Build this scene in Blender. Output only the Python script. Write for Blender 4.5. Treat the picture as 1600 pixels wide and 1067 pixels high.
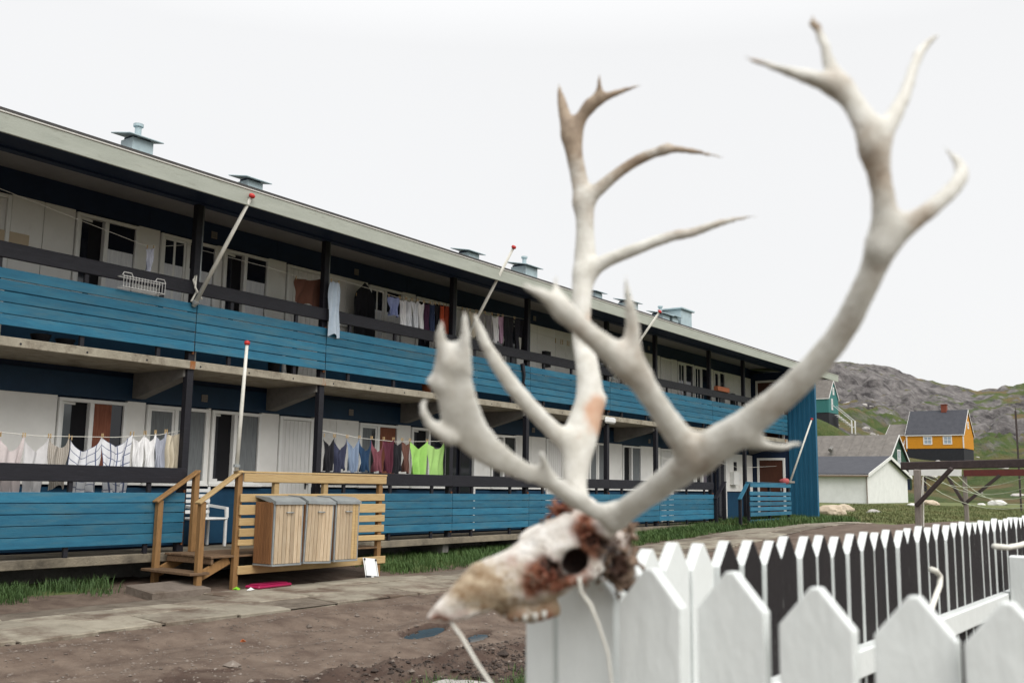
import bpy, bmesh, math, random
import numpy as np
from mathutils import Vector, Matrix
random.seed(7); rng = np.random.default_rng(7)
for o in list(bpy.data.objects): bpy.data.objects.remove(o)
S = bpy.context.scene
COL = S.collection
# ------------------------------------------------------------------ camera, sky, sun, exposure
# world: X runs along the apartment block, Y towards it, Z up; the camera stands at X=Y=0
FPX, CX, CY, CZ = 1540.87, 800.0, 533.5, 1.6
RT = np.array([0.57833394, -0.81567664, 0.01419429]); UP = np.array([-0.12643079, -0.07242626, 0.9893279]); FW = np.array([0.80594361, 0.5739565, 0.14501321])
CAM = np.array([0, 0, CZ])
cam = bpy.data.cameras.new('camera'); co = bpy.data.objects.new('camera', cam); COL.objects.link(co)
co.matrix_world = Matrix(((RT[0], UP[0], -FW[0], 0), (RT[1], UP[1], -FW[1], 0), (RT[2], UP[2], -FW[2], CZ), (0, 0, 0, 1)))
cam.sensor_width = 36; cam.lens = FPX / 1600 * 36; cam.clip_start = 0.05; cam.clip_end = 3000
cam.dof.use_dof = True; cam.dof.focus_distance = 19; cam.dof.aperture_fstop = 4.2
S.camera = co
W = bpy.data.worlds.new('World'); S.world = W; W.use_nodes = True
wn = W.node_tree; wn.nodes.clear()
def wnode(t, **k):
    n = wn.nodes.new(t)
    for a, b in k.items(): setattr(n, a, b)
    return n
SUN_EL, SUN_AZ = 45, -112     # high veiled sun, on the camera's side of the block
sky = wnode('ShaderNodeTexSky', sky_type='NISHITA', sun_disc=False, sun_elevation=math.radians(SUN_EL), sun_rotation=math.radians(90 - SUN_AZ), air_density=1.0, dust_density=4.0)
tc = wnode('ShaderNodeTexCoord'); sx = wnode('ShaderNodeSeparateXYZ'); wn.links.new(tc.outputs['Generated'], sx.inputs[0])
nz = wnode('ShaderNodeTexNoise'); nz.inputs['Scale'].default_value = 1.6; nz.inputs['Detail'].default_value = 4; wn.links.new(tc.outputs['Generated'], nz.inputs['Vector'])
cr = wnode('ShaderNodeMapRange'); cr.inputs['To Min'].default_value = 5.6; cr.inputs['To Max'].default_value = 5.95; wn.links.new(nz.outputs['Fac'], cr.inputs['Value'])
el = wnode('ShaderNodeMapRange'); el.inputs['From Min'].default_value = 0.42; el.inputs['To Min'].default_value = 1.0; el.inputs['To Max'].default_value = 2.3; wn.links.new(sx.outputs['Z'], el.inputs['Value'])
ml = wnode('ShaderNodeMath', operation='MULTIPLY'); wn.links.new(cr.outputs[0], ml.inputs[0]); wn.links.new(el.outputs[0], ml.inputs[1])
cl = wnode('ShaderNodeCombineColor'); 
for i in range(3): wn.links.new(ml.outputs[0], cl.inputs[i])
mx = wnode('ShaderNodeMix', data_type='RGBA'); mx.inputs[0].default_value = 0.94
wn.links.new(sky.outputs[0], mx.inputs[6]); wn.links.new(cl.outputs[0], mx.inputs[7])
bg = wnode('ShaderNodeBackground'); bg.inputs['Strength'].default_value = 0.1; wn.links.new(mx.outputs[2], bg.inputs['Color'])
wo = wnode('ShaderNodeOutputWorld'); wn.links.new(bg.outputs[0], wo.inputs[0])
sl = bpy.data.lights.new('sun', 'SUN'); sl.energy = 1.5; sl.angle = math.radians(45); sl.color = (1, 0.97, 0.93)
so = bpy.data.objects.new('sun', sl); COL.objects.link(so)
_d = Vector((math.cos(math.radians(SUN_EL)) * math.cos(math.radians(SUN_AZ)), math.cos(math.radians(SUN_EL)) * math.sin(math.radians(SUN_AZ)), math.sin(math.radians(SUN_EL))))
so.rotation_euler = _d.to_track_quat('Z', 'Y').to_euler(); so.location = (0, -20, 40)
S.view_settings.view_transform = 'Standard'; S.view_settings.look = 'None'; S.view_settings.exposure = 0.72; S.view_settings.gamma = 1
S.render.resolution_x, S.render.resolution_y = 1024, 682

# ------------------------------------------------------------------ measuring helpers (survey of the place)
def ray(x, y): return FW + (x - CX) / FPX * RT - (y - CY) / FPX * UP
def at(x, y, dep): return CAM + ray(x, y) * dep
def onY(x, y, Y): d = ray(x, y); return CAM + d * (Y / d[1])
def onX(x, y, X): d = ray(x, y); return CAM + d * (X / d[0])
def onZ(x, y, Z): d = ray(x, y); return CAM + d * ((Z - CZ) / d[2])

# ------------------------------------------------------------------ materials
MATS = {}
def mat(name, col, col2=None, scale=6.0, rough=0.7, bump=0.0, bscale=40.0, stretch=(1, 1, 1), spec=0.35, metal=0.0, dirt=None, dscale=3.0, dlo=0.5, dhi=0.7, detail=6, coord='Object', rand=0.0):
    """two-tone noise paint with optional dirt blotches and fine relief; rand = brightness change from piece to piece"""
    if name in MATS: return MATS[name]
    m = bpy.data.materials.new(name); m.use_nodes = True; nt = m.node_tree; N = nt.nodes; L = nt.links
    b = N['Principled BSDF']; b.inputs['Roughness'].default_value = rough; b.inputs['Metallic'].default_value = metal
    b.inputs['Specular IOR Level'].default_value = spec
    tc = N.new('ShaderNodeTexCoord'); mp = N.new('ShaderNodeMapping'); mp.inputs['Scale'].default_value = stretch
    geo = N.new('ShaderNodeNewGeometry')
    oi = N.new('ShaderNodeObjectInfo')
    if coord == 'World': L.new(geo.outputs['Position'], mp.inputs['Vector'])
    else:
        va = N.new('ShaderNodeVectorMath'); va.operation = 'ADD'; vs = N.new('ShaderNodeVectorMath'); vs.operation = 'SCALE'; vs.inputs['Scale'].default_value = 1.0
        L.new(oi.outputs['Location'], vs.inputs[0]); L.new(tc.outputs['Object'], va.inputs[0]); L.new(vs.outputs[0], va.inputs[1]); L.new(va.outputs[0], mp.inputs['Vector'])
    n = N.new('ShaderNodeTexNoise'); n.inputs['Scale'].default_value = scale; n.inputs['Detail'].default_value = detail; n.inputs['Roughness'].default_value = 0.65
    L.new(mp.outputs[0], n.inputs['Vector'])
    r = N.new('ShaderNodeValToRGB'); c2 = col2 or tuple(c * 0.75 for c in col)
    r.color_ramp.elements[0].position = 0.33; r.color_ramp.elements[1].position = 0.67
    r.color_ramp.elements[0].color = (*c2, 1); r.color_ramp.elements[1].color = (*col, 1); L.new(n.outputs['Fac'], r.inputs[0])
    out = r.outputs[0]
    if dirt:
        n2 = N.new('ShaderNodeTexNoise'); n2.inputs['Scale'].default_value = dscale; n2.inputs['Detail'].default_value = 8; n2.inputs['Roughness'].default_value = 0.7; L.new(mp.outputs[0], n2.inputs['Vector'])
        mr = N.new('ShaderNodeMapRange'); mr.inputs['From Min'].default_value = dlo; mr.inputs['From Max'].default_value = dhi; L.new(n2.outputs['Fac'], mr.inputs['Value'])
        mm = N.new('ShaderNodeMix'); mm.data_type = 'RGBA'; L.new(mr.outputs[0], mm.inputs[0]); L.new(out, mm.inputs[6]); mm.inputs[7].default_value = (*dirt, 1); out = mm.outputs[2]
    if rand:
        mr = N.new('ShaderNodeMapRange'); mr.inputs['To Min'].default_value = 1 - rand; mr.inputs['To Max'].default_value = 1 + rand; L.new(oi.outputs['Random'], mr.inputs['Value'])
        h = N.new('ShaderNodeHueSaturation'); L.new(mr.outputs[0], h.inputs['Value']); L.new(out, h.inputs['Color']); out = h.outputs[0]
    L.new(out, b.inputs['Base Color'])
    if bump:
        n3 = N.new('ShaderNodeTexNoise'); n3.inputs['Scale'].default_value = bscale; n3.inputs['Detail'].default_value = 5; L.new(mp.outputs[0], n3.inputs['Vector'])
        bp = N.new('ShaderNodeBump'); bp.inputs['Strength'].default_value = bump; bp.inputs['Distance'].default_value = 0.02; L.new(n3.outputs['Fac'], bp.inputs['Height']); L.new(bp.outputs[0], b.inputs['Normal'])
    MATS[name] = m; return m
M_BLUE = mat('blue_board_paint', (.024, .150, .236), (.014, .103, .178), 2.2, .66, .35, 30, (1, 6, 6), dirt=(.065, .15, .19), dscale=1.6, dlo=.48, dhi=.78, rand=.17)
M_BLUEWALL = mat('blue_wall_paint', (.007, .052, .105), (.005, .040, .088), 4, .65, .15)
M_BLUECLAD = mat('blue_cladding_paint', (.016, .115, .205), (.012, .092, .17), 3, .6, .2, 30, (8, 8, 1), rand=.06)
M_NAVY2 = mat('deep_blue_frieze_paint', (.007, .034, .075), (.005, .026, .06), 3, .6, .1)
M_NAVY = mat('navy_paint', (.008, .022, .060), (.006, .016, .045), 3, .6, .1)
M_BLACK = mat('black_stain', (.013, .013, .019), (.007, .007, .011), 5, .55, .3, 30, (1, 8, 8), dirt=(.035, .033, .04), dscale=5, dlo=.6, dhi=.85)
M_WHITEP = mat('white_wall_panel', (.80, .79, .75), (.73, .72, .68), 2.5, .6, .1, 60, dirt=(.52, .49, .43), dscale=1.7, dlo=.60, dhi=.85, rand=.05)
M_FRAME = mat('white_window_frame', (.80, .80, .77), (.74, .74, .71), 5, .45)
M_DOORW = mat('white_door_paint', (.74, .73, .70), (.66, .65, .62), 3, .55, .15, 20, (10, 10, 1))
M_BROWN = mat('brown_door_panel', (.085, .030, .016), (.06, .02, .012), 4, .5, .1, 20, (8, 8, 1))
M_CONC = mat('weathered_concrete', (.36, .33, .26), (.25, .225, .175), 5, .9, .5, 35, dirt=(.11, .085, .06), dscale=3.0, dlo=.52, dhi=.72)
M_CONCL = mat('brown_grey_concrete', (.25, .215, .155), (.15, .13, .10), 3, .9, .5, 35, dirt=(.07, .06, .045), dscale=1.3, dlo=.45, dhi=.65, coord='World')  # darker, browner concrete for the lower slab
M_CONCD = mat('old_beam_concrete', (.22, .21, .195), (.15, .145, .135), 4, .9, .4, 30, dirt=(.05, .045, .04), dscale=2.0, dlo=.5, dhi=.75)
M_RUST = mat('rust', (.20, .07, .025), (.10, .04, .02), 20, .9, .3)
M_STREAK = mat('rust_streaked_concrete', (.36, .33, .26), (.27, .24, .19), 5, .9, .3, 35, (1, 1, .25), dirt=(.26, .10, .03), dscale=9, dlo=.44, dhi=.56)
M_SOFFIT = mat('grey_soffit', (.34, .34, .34), (.28, .28, .29), 2, .8, .1)
M_FASCIA = mat('grey_green_fascia', (.36, .38, .33), (.31, .33, .285), 2, .6, .2, 20, (1, 6, 6), dirt=(.20, .20, .16), dscale=2.6, dlo=.58, dhi=.8)
M_TRIM = mat('pale_metal_trim', (.55, .54, .50), (.45, .44, .40), 4, .5)
M_FELT = mat('roof_felt', (.075, .072, .07), (.05, .048, .047), 6, .95, .5)
M_ZINC = mat('pale_blue_zinc', (.40, .50, .53), (.33, .42, .45), 6, .5, .1, dirt=(.16, .19, .2), dscale=4, dlo=.55, dhi=.8)
M_PINE = mat('new_pine', (.50, .36, .18), (.40, .27, .12), 5, .65, .3, 20, (1, 10, 10), dirt=(.22, .11, .045), dscale=2.5, dlo=.6, dhi=.75, rand=.12)
M_PINEV = mat('weathered_pine_upright', (.31, .175, .068), (.20, .108, .042), 5, .7, .3, 20, (10, 10, 1), dirt=(.07, .04, .02), dscale=2.5, dlo=.55, dhi=.75, rand=.12)
M_TREAD = mat('worn_wood_tread', (.20, .125, .07), (.13, .08, .045), 5, .8, .4, 20, (1, 10, 10), dirt=(.06, .04, .025), dscale=3, dlo=.5, dhi=.75, rand=.1)
M_SLATV = mat('bin_slat_wood', (.50, .405, .285), (.385, .285, .18), 4, .7, .3, 25, (14, 14, 1), dirt=(.18, .09, .04), dscale=2.2, dlo=.58, dhi=.75, rand=.22)
M_SLATR = mat('reddish_bin_slat', (.24, .115, .045), (.17, .075, .03), 4, .7, .3, 25, (14, 14, 1), rand=.15)
M_STEEL = mat('dull_steel', (.33, .355, .355), (.25, .27, .275), 6, .42, .05, metal=.3)
M_PICKET = mat('white_fence_paint', (.72, .75, .735), (.68, .71, .695), 5, .5, .15, 18, (3, 3, 1), dirt=(.62, .63, .58), dscale=3, dlo=.66, dhi=.9)
M_PICKDARK = mat('bare_dark_picket', (.017, .013, .014), (.009, .007, .008), 6, .85, .5, 30, (12, 12, 1), dirt=(.62, .63, .60), dscale=4.2, dlo=.66, dhi=.70)
M_WHITEPOLE = mat('white_pole_paint', (.66, .65, .60), (.56, .55, .48), 6, .5)
M_REDCAP = mat('red_finial', (.50, .035, .03), (.36, .02, .02), 8, .5)
M_PLASTIC = mat('white_plastic', (.72, .73, .72), (.66, .67, .66), 4, .4)
M_ROPE = mat('pale_cord', (.70, .69, .63), (.60, .585, .52), 30, .9)
M_PEG = mat('wooden_peg', (.52, .38, .2), (.4, .28, .14), 20, .7)
M_WIRE = mat('white_wire', (.55, .55, .53), None, 9, .5)
M_STONE = mat('pale_boulder', (.42, .40, .37), (.28, .265, .25), 3, .9, .7, 14, dirt=(.12, .13, .08), dscale=2.2, dlo=.55, dhi=.75)
M_OLDWOOD = mat('grey_weathered_wood', (.27, .24, .21), (.18, .155, .135), 5, .85, .4, 20, (10, 10, 1))
M_DARKWOOD = mat('dark_weathered_beam', (.065, .048, .045), (.04, .03, .03), 5, .8, .4, 20, (3, 3, 3))
M_REDBEAM = mat('red_brown_beam', (.12, .025, .02), (.08, .02, .018), 5, .7)
def glassmat(name, col, rough=.06, spec=.5):
    m = bpy.data.materials.new(name); m.use_nodes = True; b = m.node_tree.nodes['Principled BSDF']
    b.inputs['Base Color'].default_value = (*col, 1); b.inputs['Roughness'].default_value = rough; b.inputs['Specular IOR Level'].default_value = spec
    return m
M_GLASS = glassmat('dark_window_glass', (.012, .014, .022))
M_GLASSG = glassmat('greyish_window_glass', (.10, .115, .125))
M_CURT = mat('pale_curtain', (.78, .79, .80), (.62, .63, .66), 4, .8, .0, 10, (12, 12, 1))
M_CURTG = mat('grey_net_curtain', (.20, .215, .22), (.115, .125, .13), 5, .8, .0, 10, (14, 14, .6))
M_CURTR = mat('rust_curtain', (.26, .095, .055), (.17, .055, .03), 4, .8, .0, 10, (12, 12, 1))
M_CURTP = mat('dusty_mauve_curtain', (.17, .15, .17), (.10, .09, .11), 4, .8, .0, 10, (10, 10, 1))

# ------------------------------------------------------------------ object helpers
WLOC = {}
def finish(o, parent, loc, label=None, cat=None, group=None, kind=None):
    COL.objects.link(o); WLOC[o.name] = Vector(loc)
    if parent is not None: o.parent = parent; o.location = Vector(loc) - WLOC[parent.name]
    else: o.location = loc
    if label: o['label'] = label
    if cat: o['category'] = cat
    if group: o['group'] = group
    if kind: o['kind'] = kind
    return o
def thing(name, loc, label, cat, group=None):
    return finish(bpy.data.objects.new(name, None), None, loc, label, cat, group)
class MB:
    def __init__(s): s.v = []; s.f = []; s.mi = []; s.cur = 0
    def add(s, vs, fs, mi=None):
        b = len(s.v); s.v += [tuple(map(float, p)) for p in vs]; s.f += [tuple(i + b for i in f) for f in fs]; s.mi += [s.cur if mi is None else mi] * len(fs); return s
    def box(s, lo, hi, c=0.0, rot=None, piv=None):
        lo = np.minimum(lo, hi).astype(float) if False else np.array(lo, float); hi = np.array(hi, float)
        lo, hi = np.minimum(lo, hi), np.maximum(lo, hi)
        if c <= 0:
            P = np.array([[x, y, z] for x in (lo[0], hi[0]) for y in (lo[1], hi[1]) for z in (lo[2], hi[2])])
            Fs = [(0, 1, 3, 2), (4, 6, 7, 5), (0, 4, 5, 1), (2, 3, 7, 6), (0, 2, 6, 4), (1, 5, 7, 3)]
        else:
            c = min(c, (hi - lo).min() * .45)
            P = []; idx = {}
            for i in range(8):
                sg = [(i >> 2) & 1, (i >> 1) & 1, i & 1]
                for a in range(3):
                    p = [(hi[k] if sg[k] else lo[k]) + (0 if k == a else (-c if sg[k] else c)) for k in range(3)]
                    idx[(i, a)] = len(P); P.append(p)
            Fs = []
            for a in range(3):
                o1, o2 = [k for k in range(3) if k != a]
                for sd in (0, 1):
                    ring = []
                    for (p, q) in ((0, 0), (1, 0), (1, 1), (0, 1)):
                        b = [0, 0, 0]; b[a] = sd; b[o1] = p; b[o2] = q
                        ring.append(idx[(b[0] * 4 + b[1] * 2 + b[2], a)])
                    Fs.append(tuple(ring))
            for a in range(3):
                o1, o2 = [k for k in range(3) if k != a]
                for p in (0, 1):
                    for q in (0, 1):
                        b = [0, 0, 0]; b[o1] = p; b[o2] = q; i0 = b[0] * 4 + b[1] * 2 + b[2]; b[a] = 1; i1 = b[0] * 4 + b[1] * 2 + b[2]
                        Fs.append((idx[(i0, o1)], idx[(i1, o1)], idx[(i1, o2)], idx[(i0, o2)]))
            for i in range(8): Fs.append((idx[(i, 0)], idx[(i, 1)], idx[(i, 2)]))
            P = np.array(P)
        if rot is not None:
            pv = np.array(piv if piv is not None else (lo + hi) / 2); P = (P - pv) @ np.array(rot).T + pv
        return s.add(P, Fs)
    def bar(s, a, b, w, h, up=(0, 0, 1), c=0.0):
        """box beam from a to b; w across, h along 'up'"""
        a = np.array(a, float); b = np.array(b, float); d = b - a; Ln = np.linalg.norm(d); d /= Ln
        u = np.array(up, float); sd = np.cross(d, u); sd /= np.linalg.norm(sd); u = np.cross(sd, d)
        t = MB().box((0, -w / 2, -h / 2), (Ln, w / 2, h / 2), c); P = np.array(t.v); P = a + P[:, :1] * d + P[:, 1:2] * sd + P[:, 2:] * u
        return s.add(P, t.f)
    def tube(s, pts, r, n=8, cap=True):
        pts = [np.array(p, float) for p in pts]; rs = r if hasattr(r, '__len__') else [r] * len(pts)
        V = []; prev = None
        for i, p in enumerate(pts):
            d = pts[min(i + 1, len(pts) - 1)] - pts[max(i - 1, 0)]; d /= np.linalg.norm(d)
            if prev is None: a = np.cross(d, (0, 0, 1) if abs(d[2]) < .9 else (1, 0, 0))
            else: a = prev - d * prev.dot(d)
            a /= np.linalg.norm(a); b = np.cross(d, a); prev = a
            for k in range(n):
                t = 2 * math.pi * k / n; V.append(p + rs[i] * (math.cos(t) * a + math.sin(t) * b))
        Fs = [(i * n + k, i * n + (k + 1) % n, (i + 1) * n + (k + 1) % n, (i + 1) * n + k) for i in range(len(pts) - 1) for k in range(n)]
        if cap: Fs += [tuple(range(n - 1, -1, -1)), tuple((len(pts) - 1) * n + k for k in range(n))]
        return s.add(V, Fs)
    def prism(s, poly, axis, a, b):
        """closed polygon extruded along an axis (0,1,2) from a to b; poly gives the two other coordinates in order"""
        n = len(poly); oth = [k for k in range(3) if k != axis]; V = []
        for e in (a, b):
            for (p, q) in poly:
                v = [0, 0, 0]; v[axis] = e; v[oth[0]] = p; v[oth[1]] = q; V.append(v)
        Fs = [tuple(range(n - 1, -1, -1)), tuple(range(n, 2 * n))] + [(k, (k + 1) % n, n + (k + 1) % n, n + k) for k in range(n)]
        return s.add(V, Fs)
    def mesh(s, name, mats, smooth=False, origin=None):
        V = np.array(s.v); o = (V.min(0) + V.max(0)) / 2 if origin is None else np.array(origin, float)
        me = bpy.data.meshes.new(name); me.from_pydata((V - o).tolist(), [], s.f)
        for m in (mats if isinstance(mats, (list, tuple)) else [mats]): me.materials.append(m)
        if any(s.mi): me.polygons.foreach_set('material_index', s.mi)
        bm = bmesh.new(); bm.from_mesh(me); bmesh.ops.recalc_face_normals(bm, faces=bm.faces); bm.to_mesh(me); bm.free()
        if smooth: me.polygons.foreach_set('use_smooth', [True] * len(me.polygons))
        return me, o
    def build(s, name, mats, parent=None, smooth=False, **k):
        me, o = s.mesh(name, mats, smooth); return finish(bpy.data.objects.new(name, me), parent, o, **k)
def place(name, me, loc, parent=None, rot=None, **k):
    o = bpy.data.objects.new(name, me)
    if rot is not None: o.rotation_euler = rot
    return finish(o, parent, loc, **k)
_shared = {}
def pbox(name, lo, hi, m, parent, c=0.004, jit=0.0, **k):
    """box piece; pieces of equal size share one mesh"""
    lo = np.array(lo, float); hi = np.array(hi, float); d = np.round(hi - lo, 3); key = (tuple(d), m.name, c)
    if key not in _shared: _shared[key] = MB().box(-d / 2, d / 2, c).mesh(name, m, origin=(0, 0, 0))[0]
    rot = (random.gauss(0, jit), random.gauss(0, jit), random.gauss(0, jit)) if jit else None
    return place(name, _shared[key], (lo + hi) / 2, parent, rot, **k)
def rotz(a): c, s = math.cos(a), math.sin(a); return [[c, -s, 0], [s, c, 0], [0, 0, 1]]

# ------------------------------------------------------------------ noise for terrain
_tab = rng.random((256, 256)).astype(np.float64)
def vnoise(x, y):
    xi = np.floor(x).astype(int); yi = np.floor(y).astype(int); fx = x - xi; fy = y - yi; fx = fx * fx * (3 - 2 * fx); fy = fy * fy * (3 - 2 * fy)
    a = _tab[xi & 255, yi & 255]; b = _tab[(xi + 1) & 255, yi & 255]; c = _tab[xi & 255, (yi + 1) & 255]; d = _tab[(xi + 1) & 255, (yi + 1) & 255]
    return (a + (b - a) * fx) * (1 - fy) + (c + (d - c) * fx) * fy
def fbm(x, y, o=5, g=.5):
    s = 0; a = 1; t = 0
    for i in range(o): s = s + a * vnoise(x + 17.3 * i, y + 9.1 * i); t += a; x = x * 2.03; y = y * 2.03; a *= g
    return s / t
def ridged(x, y, o=5):
    s = 0; a = 1; t = 0
    for i in range(o): s = s + a * (1 - np.abs(2 * vnoise(x + 31.7 * i, y + 5.3 * i) - 1)); t += a; x = x * 2.1; y = y * 2.1; a *= .55
    return s / t
def sstep(a, b, x): t = np.clip((x - a) / (b - a), 0, 1); return t * t * (3 - 2 * t)

PUD = [(8.62, 7.25, .62, .16, .40), (8.75, 6.62, .50, .12, .45), (4.42, 6.24, 1.4, .36, .72), (10.6, 8.1, .7, .12, .6)]   # puddles: centre, half axes, heading
def pud_d(X, Y, p):
    cx, cy, a, b, h = p; c, s = math.cos(h), math.sin(h); x = (X - cx) * c + (Y - cy) * s; y = -(X - cx) * s + (Y - cy) * c
    return np.sqrt((x / a) ** 2 + (y / b) ** 2) + 1.0 * (fbm(X * 2.6, Y * 2.6, 4) - .5)
def pud_level(p): return float(gz(np.array([p[0]]), np.array([p[1]]), False)[0]) - .02
def gz(X, Y, fine=True):
    """height of the ground"""
    X = np.asarray(X, float); Y = np.asarray(Y, float)
    z = .09 * sstep(8.2, 10.2, Y) + .08 * sstep(11.2, 12.2, Y) + .36 * sstep(13, 33, X) * sstep(5 - .1 * np.clip(X - 30, 0, 60), 11 - .1 * np.clip(X - 30, 0, 60), Y)
    z = z + .45 * sstep(4.2, 1.5, Y) * sstep(-3, 1, X) * sstep(12, 6, X) * 0.6
    z = z + .85 * np.exp(-((X - 30) / 7) ** 2 - ((Y - 4.8) / 4.0) ** 2)
    z = z + .25 * sstep(45, 75, np.hypot(X, Y))
    if fine:
        road = sstep(9.6, 9.2, Y) * sstep(2.0, 4.0, Y) * sstep(26, 22, X)
        tr = np.sin((Y + .35 * fbm(X * .25, Y * .25, 2)) * 4.4) * .030 + np.sin((Y * 1.0 + .5 * fbm(X * .4 + 7, Y * .4, 2)) * 9.3) * .016
        z = z + road * (tr + .07 * (fbm(X * 1.1, Y * 1.1, 4) - .5) + .035 * (fbm(X * 5, Y * 7, 3) - .5))
        mud = sstep(6.6, 5.6, Y + .25 * (X - 7.5)) * sstep(2.5, 3.5, Y) * sstep(12, 9, X)
        z = z + mud * (.17 * np.clip(ridged(X * 2.6, Y * 2.6, 4) - .50, 0, 1) + .05 * np.clip(fbm(X * 9, Y * 9, 3) - .5, 0, 1))
        z = z + .02 * (fbm(X * .8, Y * .8, 3) - .5)
        for p in PUD:
            d = pud_d(X, Y, p); lv = pud_level(p); rim = sstep(2.6, 1.7, d); z = np.maximum(z, (lv + .034) * rim + z * (1 - rim)); w = sstep(1.25, .8, d); z = z * (1 - w) + (lv - .02) * w
    return z
def gz1(x, y): return float(gz(np.array([x]), np.array([y]))[0])

def grid_mesh(name, xs, ys, zfun, m, attr=None, **k):
    X, Y = np.meshgrid(xs, ys, indexing='ij'); Z = zfun(X, Y); nx, ny = X.shape
    me = bpy.data.meshes.new(name); V = np.stack([X, Y, Z], -1).reshape(-1, 3)
    i = np.arange(nx - 1)[:, None] * ny + np.arange(ny - 1)[None]; F = np.stack([i, i + ny, i + ny + 1, i + 1], -1).reshape(-1, 4)
    me.vertices.add(len(V)); me.vertices.foreach_set('co', V.ravel()); me.loops.add(F.size); me.loops.foreach_set('vertex_index', F.ravel())
    me.polygons.add(len(F)); me.polygons.foreach_set('loop_start', np.arange(0, F.size, 4)); me.polygons.foreach_set('loop_total', np.full(len(F), 4)); me.update()
    me.polygons.foreach_set('use_smooth', np.ones(len(F), bool)); me.materials.append(m)
    if attr is not None:
        for an, av in attr(X, Y, Z).items(): a = me.attributes.new(an, 'FLOAT', 'POINT'); a.data.foreach_set('value', av.ravel().astype(np.float32))
    return finish(bpy.data.objects.new(name, me), None, (0, 0, 0), **k)

def layered(name, base, layers, rough=.9, bump=.5, bscale=20, bdist=.03, soft=(.92, 1.08)):
    """ground material: base two-tone, then (attribute, colour a, colour b, noise scale) layers masked by vertex attributes broken up by noise"""
    m = bpy.data.materials.new(name); m.use_nodes = True; nt = m.node_tree; N = nt.nodes; L = nt.links; b = N['Principled BSDF']; b.inputs['Roughness'].default_value = rough; b.inputs['Specular IOR Level'].default_value = .25
    g = N.new('ShaderNodeNewGeometry')
    def noise(sc, det=7, ro=.65):
        n = N.new('ShaderNodeTexNoise'); n.inputs['Scale'].default_value = sc; n.inputs['Detail'].default_value = det; n.inputs['Roughness'].default_value = ro; L.new(g.outputs['Position'], n.inputs['Vector']); return n
    def two(a, c, sc):
        n = noise(sc); r = N.new('ShaderNodeValToRGB'); r.color_ramp.elements[0].position = .35; r.color_ramp.elements[1].position = .65; r.color_ramp.elements[0].color = (*a, 1); r.color_ramp.elements[1].color = (*c, 1); L.new(n.outputs['Fac'], r.inputs[0]); return r.outputs[0]
    out = two(*base)
    for (an, a, c, sc, msc) in layers:
        t = N.new('ShaderNodeAttribute'); t.attribute_name = an; n = noise(msc)
        ad = N.new('ShaderNodeMath'); ad.operation = 'ADD'; L.new(t.outputs['Fac'], ad.inputs[0]); L.new(n.outputs['Fac'], ad.inputs[1])
        mr = N.new('ShaderNodeMapRange'); mr.inputs['From Min'].default_value = soft[0]; mr.inputs['From Max'].default_value = soft[1]; L.new(ad.outputs[0], mr.inputs['Value'])
        mm = N.new('ShaderNodeMix'); mm.data_type = 'RGBA'; L.new(mr.outputs[0], mm.inputs[0]); L.new(out, mm.inputs[6]); L.new(two(a, c, sc), mm.inputs[7]); out = mm.outputs[2]
    L.new(out, b.inputs['Base Color'])
    n = noise(bscale, 8, .7); bp = N.new('ShaderNodeBump'); bp.inputs['Strength'].default_value = bump; bp.inputs['Distance'].default_value = bdist; L.new(n.outputs['Fac'], bp.inputs['Height']); L.new(bp.outputs[0], b.inputs['Normal'])
    return m
#STRUCT
# ------------------------------------------------------------------ ground, path, puddles, hill
M_GROUND = layered('earth_and_turf', ((.092, .064, .049), (.172, .130, .100), 3.0), [
    ('wet_dark', (.046, .028, .021), (.078, .050, .037), 6, 3.0),
    ('turf', (.065, .10, .026), (.15, .15, .06), 1.6, 2.2)], bump=.9, bscale=26, bdist=.025)
def ground_attr(X, Y, Z):
    turf = np.zeros_like(X)
    turf = np.maximum(turf, sstep(31, 36, X) * sstep(14.0, 9.6, Y) * .72)                        # meadow beyond the block
    turf = np.maximum(turf, sstep(36, 40, X) * .8)
    turf = np.maximum(turf, sstep(17, 24, X) * sstep(7.0, 5.0, Y) * .6)
    turf = np.maximum(turf, sstep(11.3, 11.9, Y) * sstep(12.6, 14.5, X) * .75)                  # strip under the block
    turf = np.maximum(turf, sstep(11.7, 12.2, Y) * sstep(9.0, 7.6, X) * .6)
    turf = np.maximum(turf, .62 * np.exp(-((X - 6.3) / 1.0) ** 2 - ((Y - 4.3) / .6) ** 2))       # tufts by the fence
    turf = np.maximum(turf, sstep(4.0, 2.6, Y) * .42)
    wet_dark = .42 * sstep(6.9, 5.7, Y + .2 * (X - 7.5)) * sstep(12, 9, X) + .30 * fbm(X * .35, Y * 1.3, 3) * sstep(9.4, 8.6, Y)
    for p in PUD: wet_dark = np.maximum(wet_dark, .62 * sstep(1.7, 1.0, pud_d(X, Y, p)))
    wet_dark = np.maximum(wet_dark, .5 * sstep(11.6, 12.6, Y) * sstep(30, 14, X))  # same dark earth colour, stronger in under the block
    return dict(turf=turf, wet_dark=wet_dark)
def grade(a, b, s0, g):
    o = [a]; s = s0
    while o[-1] < b: o.append(o[-1] + s); s *= g
    return o
xs = np.array(sorted([-x for x in grade(-3.0, 900, .5, 1.25)][::-1] + list(np.arange(3.1, 17, .07)) + list(np.arange(17, 50, .25)) + grade(50, 1400, .8, 1.09)))
ys = np.array(sorted([-y for y in grade(-1.5, 900, .3, 1.25)][::-1] + list(np.arange(1.6, 12.6, .07)) + grade(12.7, 1400, .3, 1.09)))
ground = grid_mesh('ground', xs, ys, gz, M_GROUND, ground_attr, kind='structure')
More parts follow.
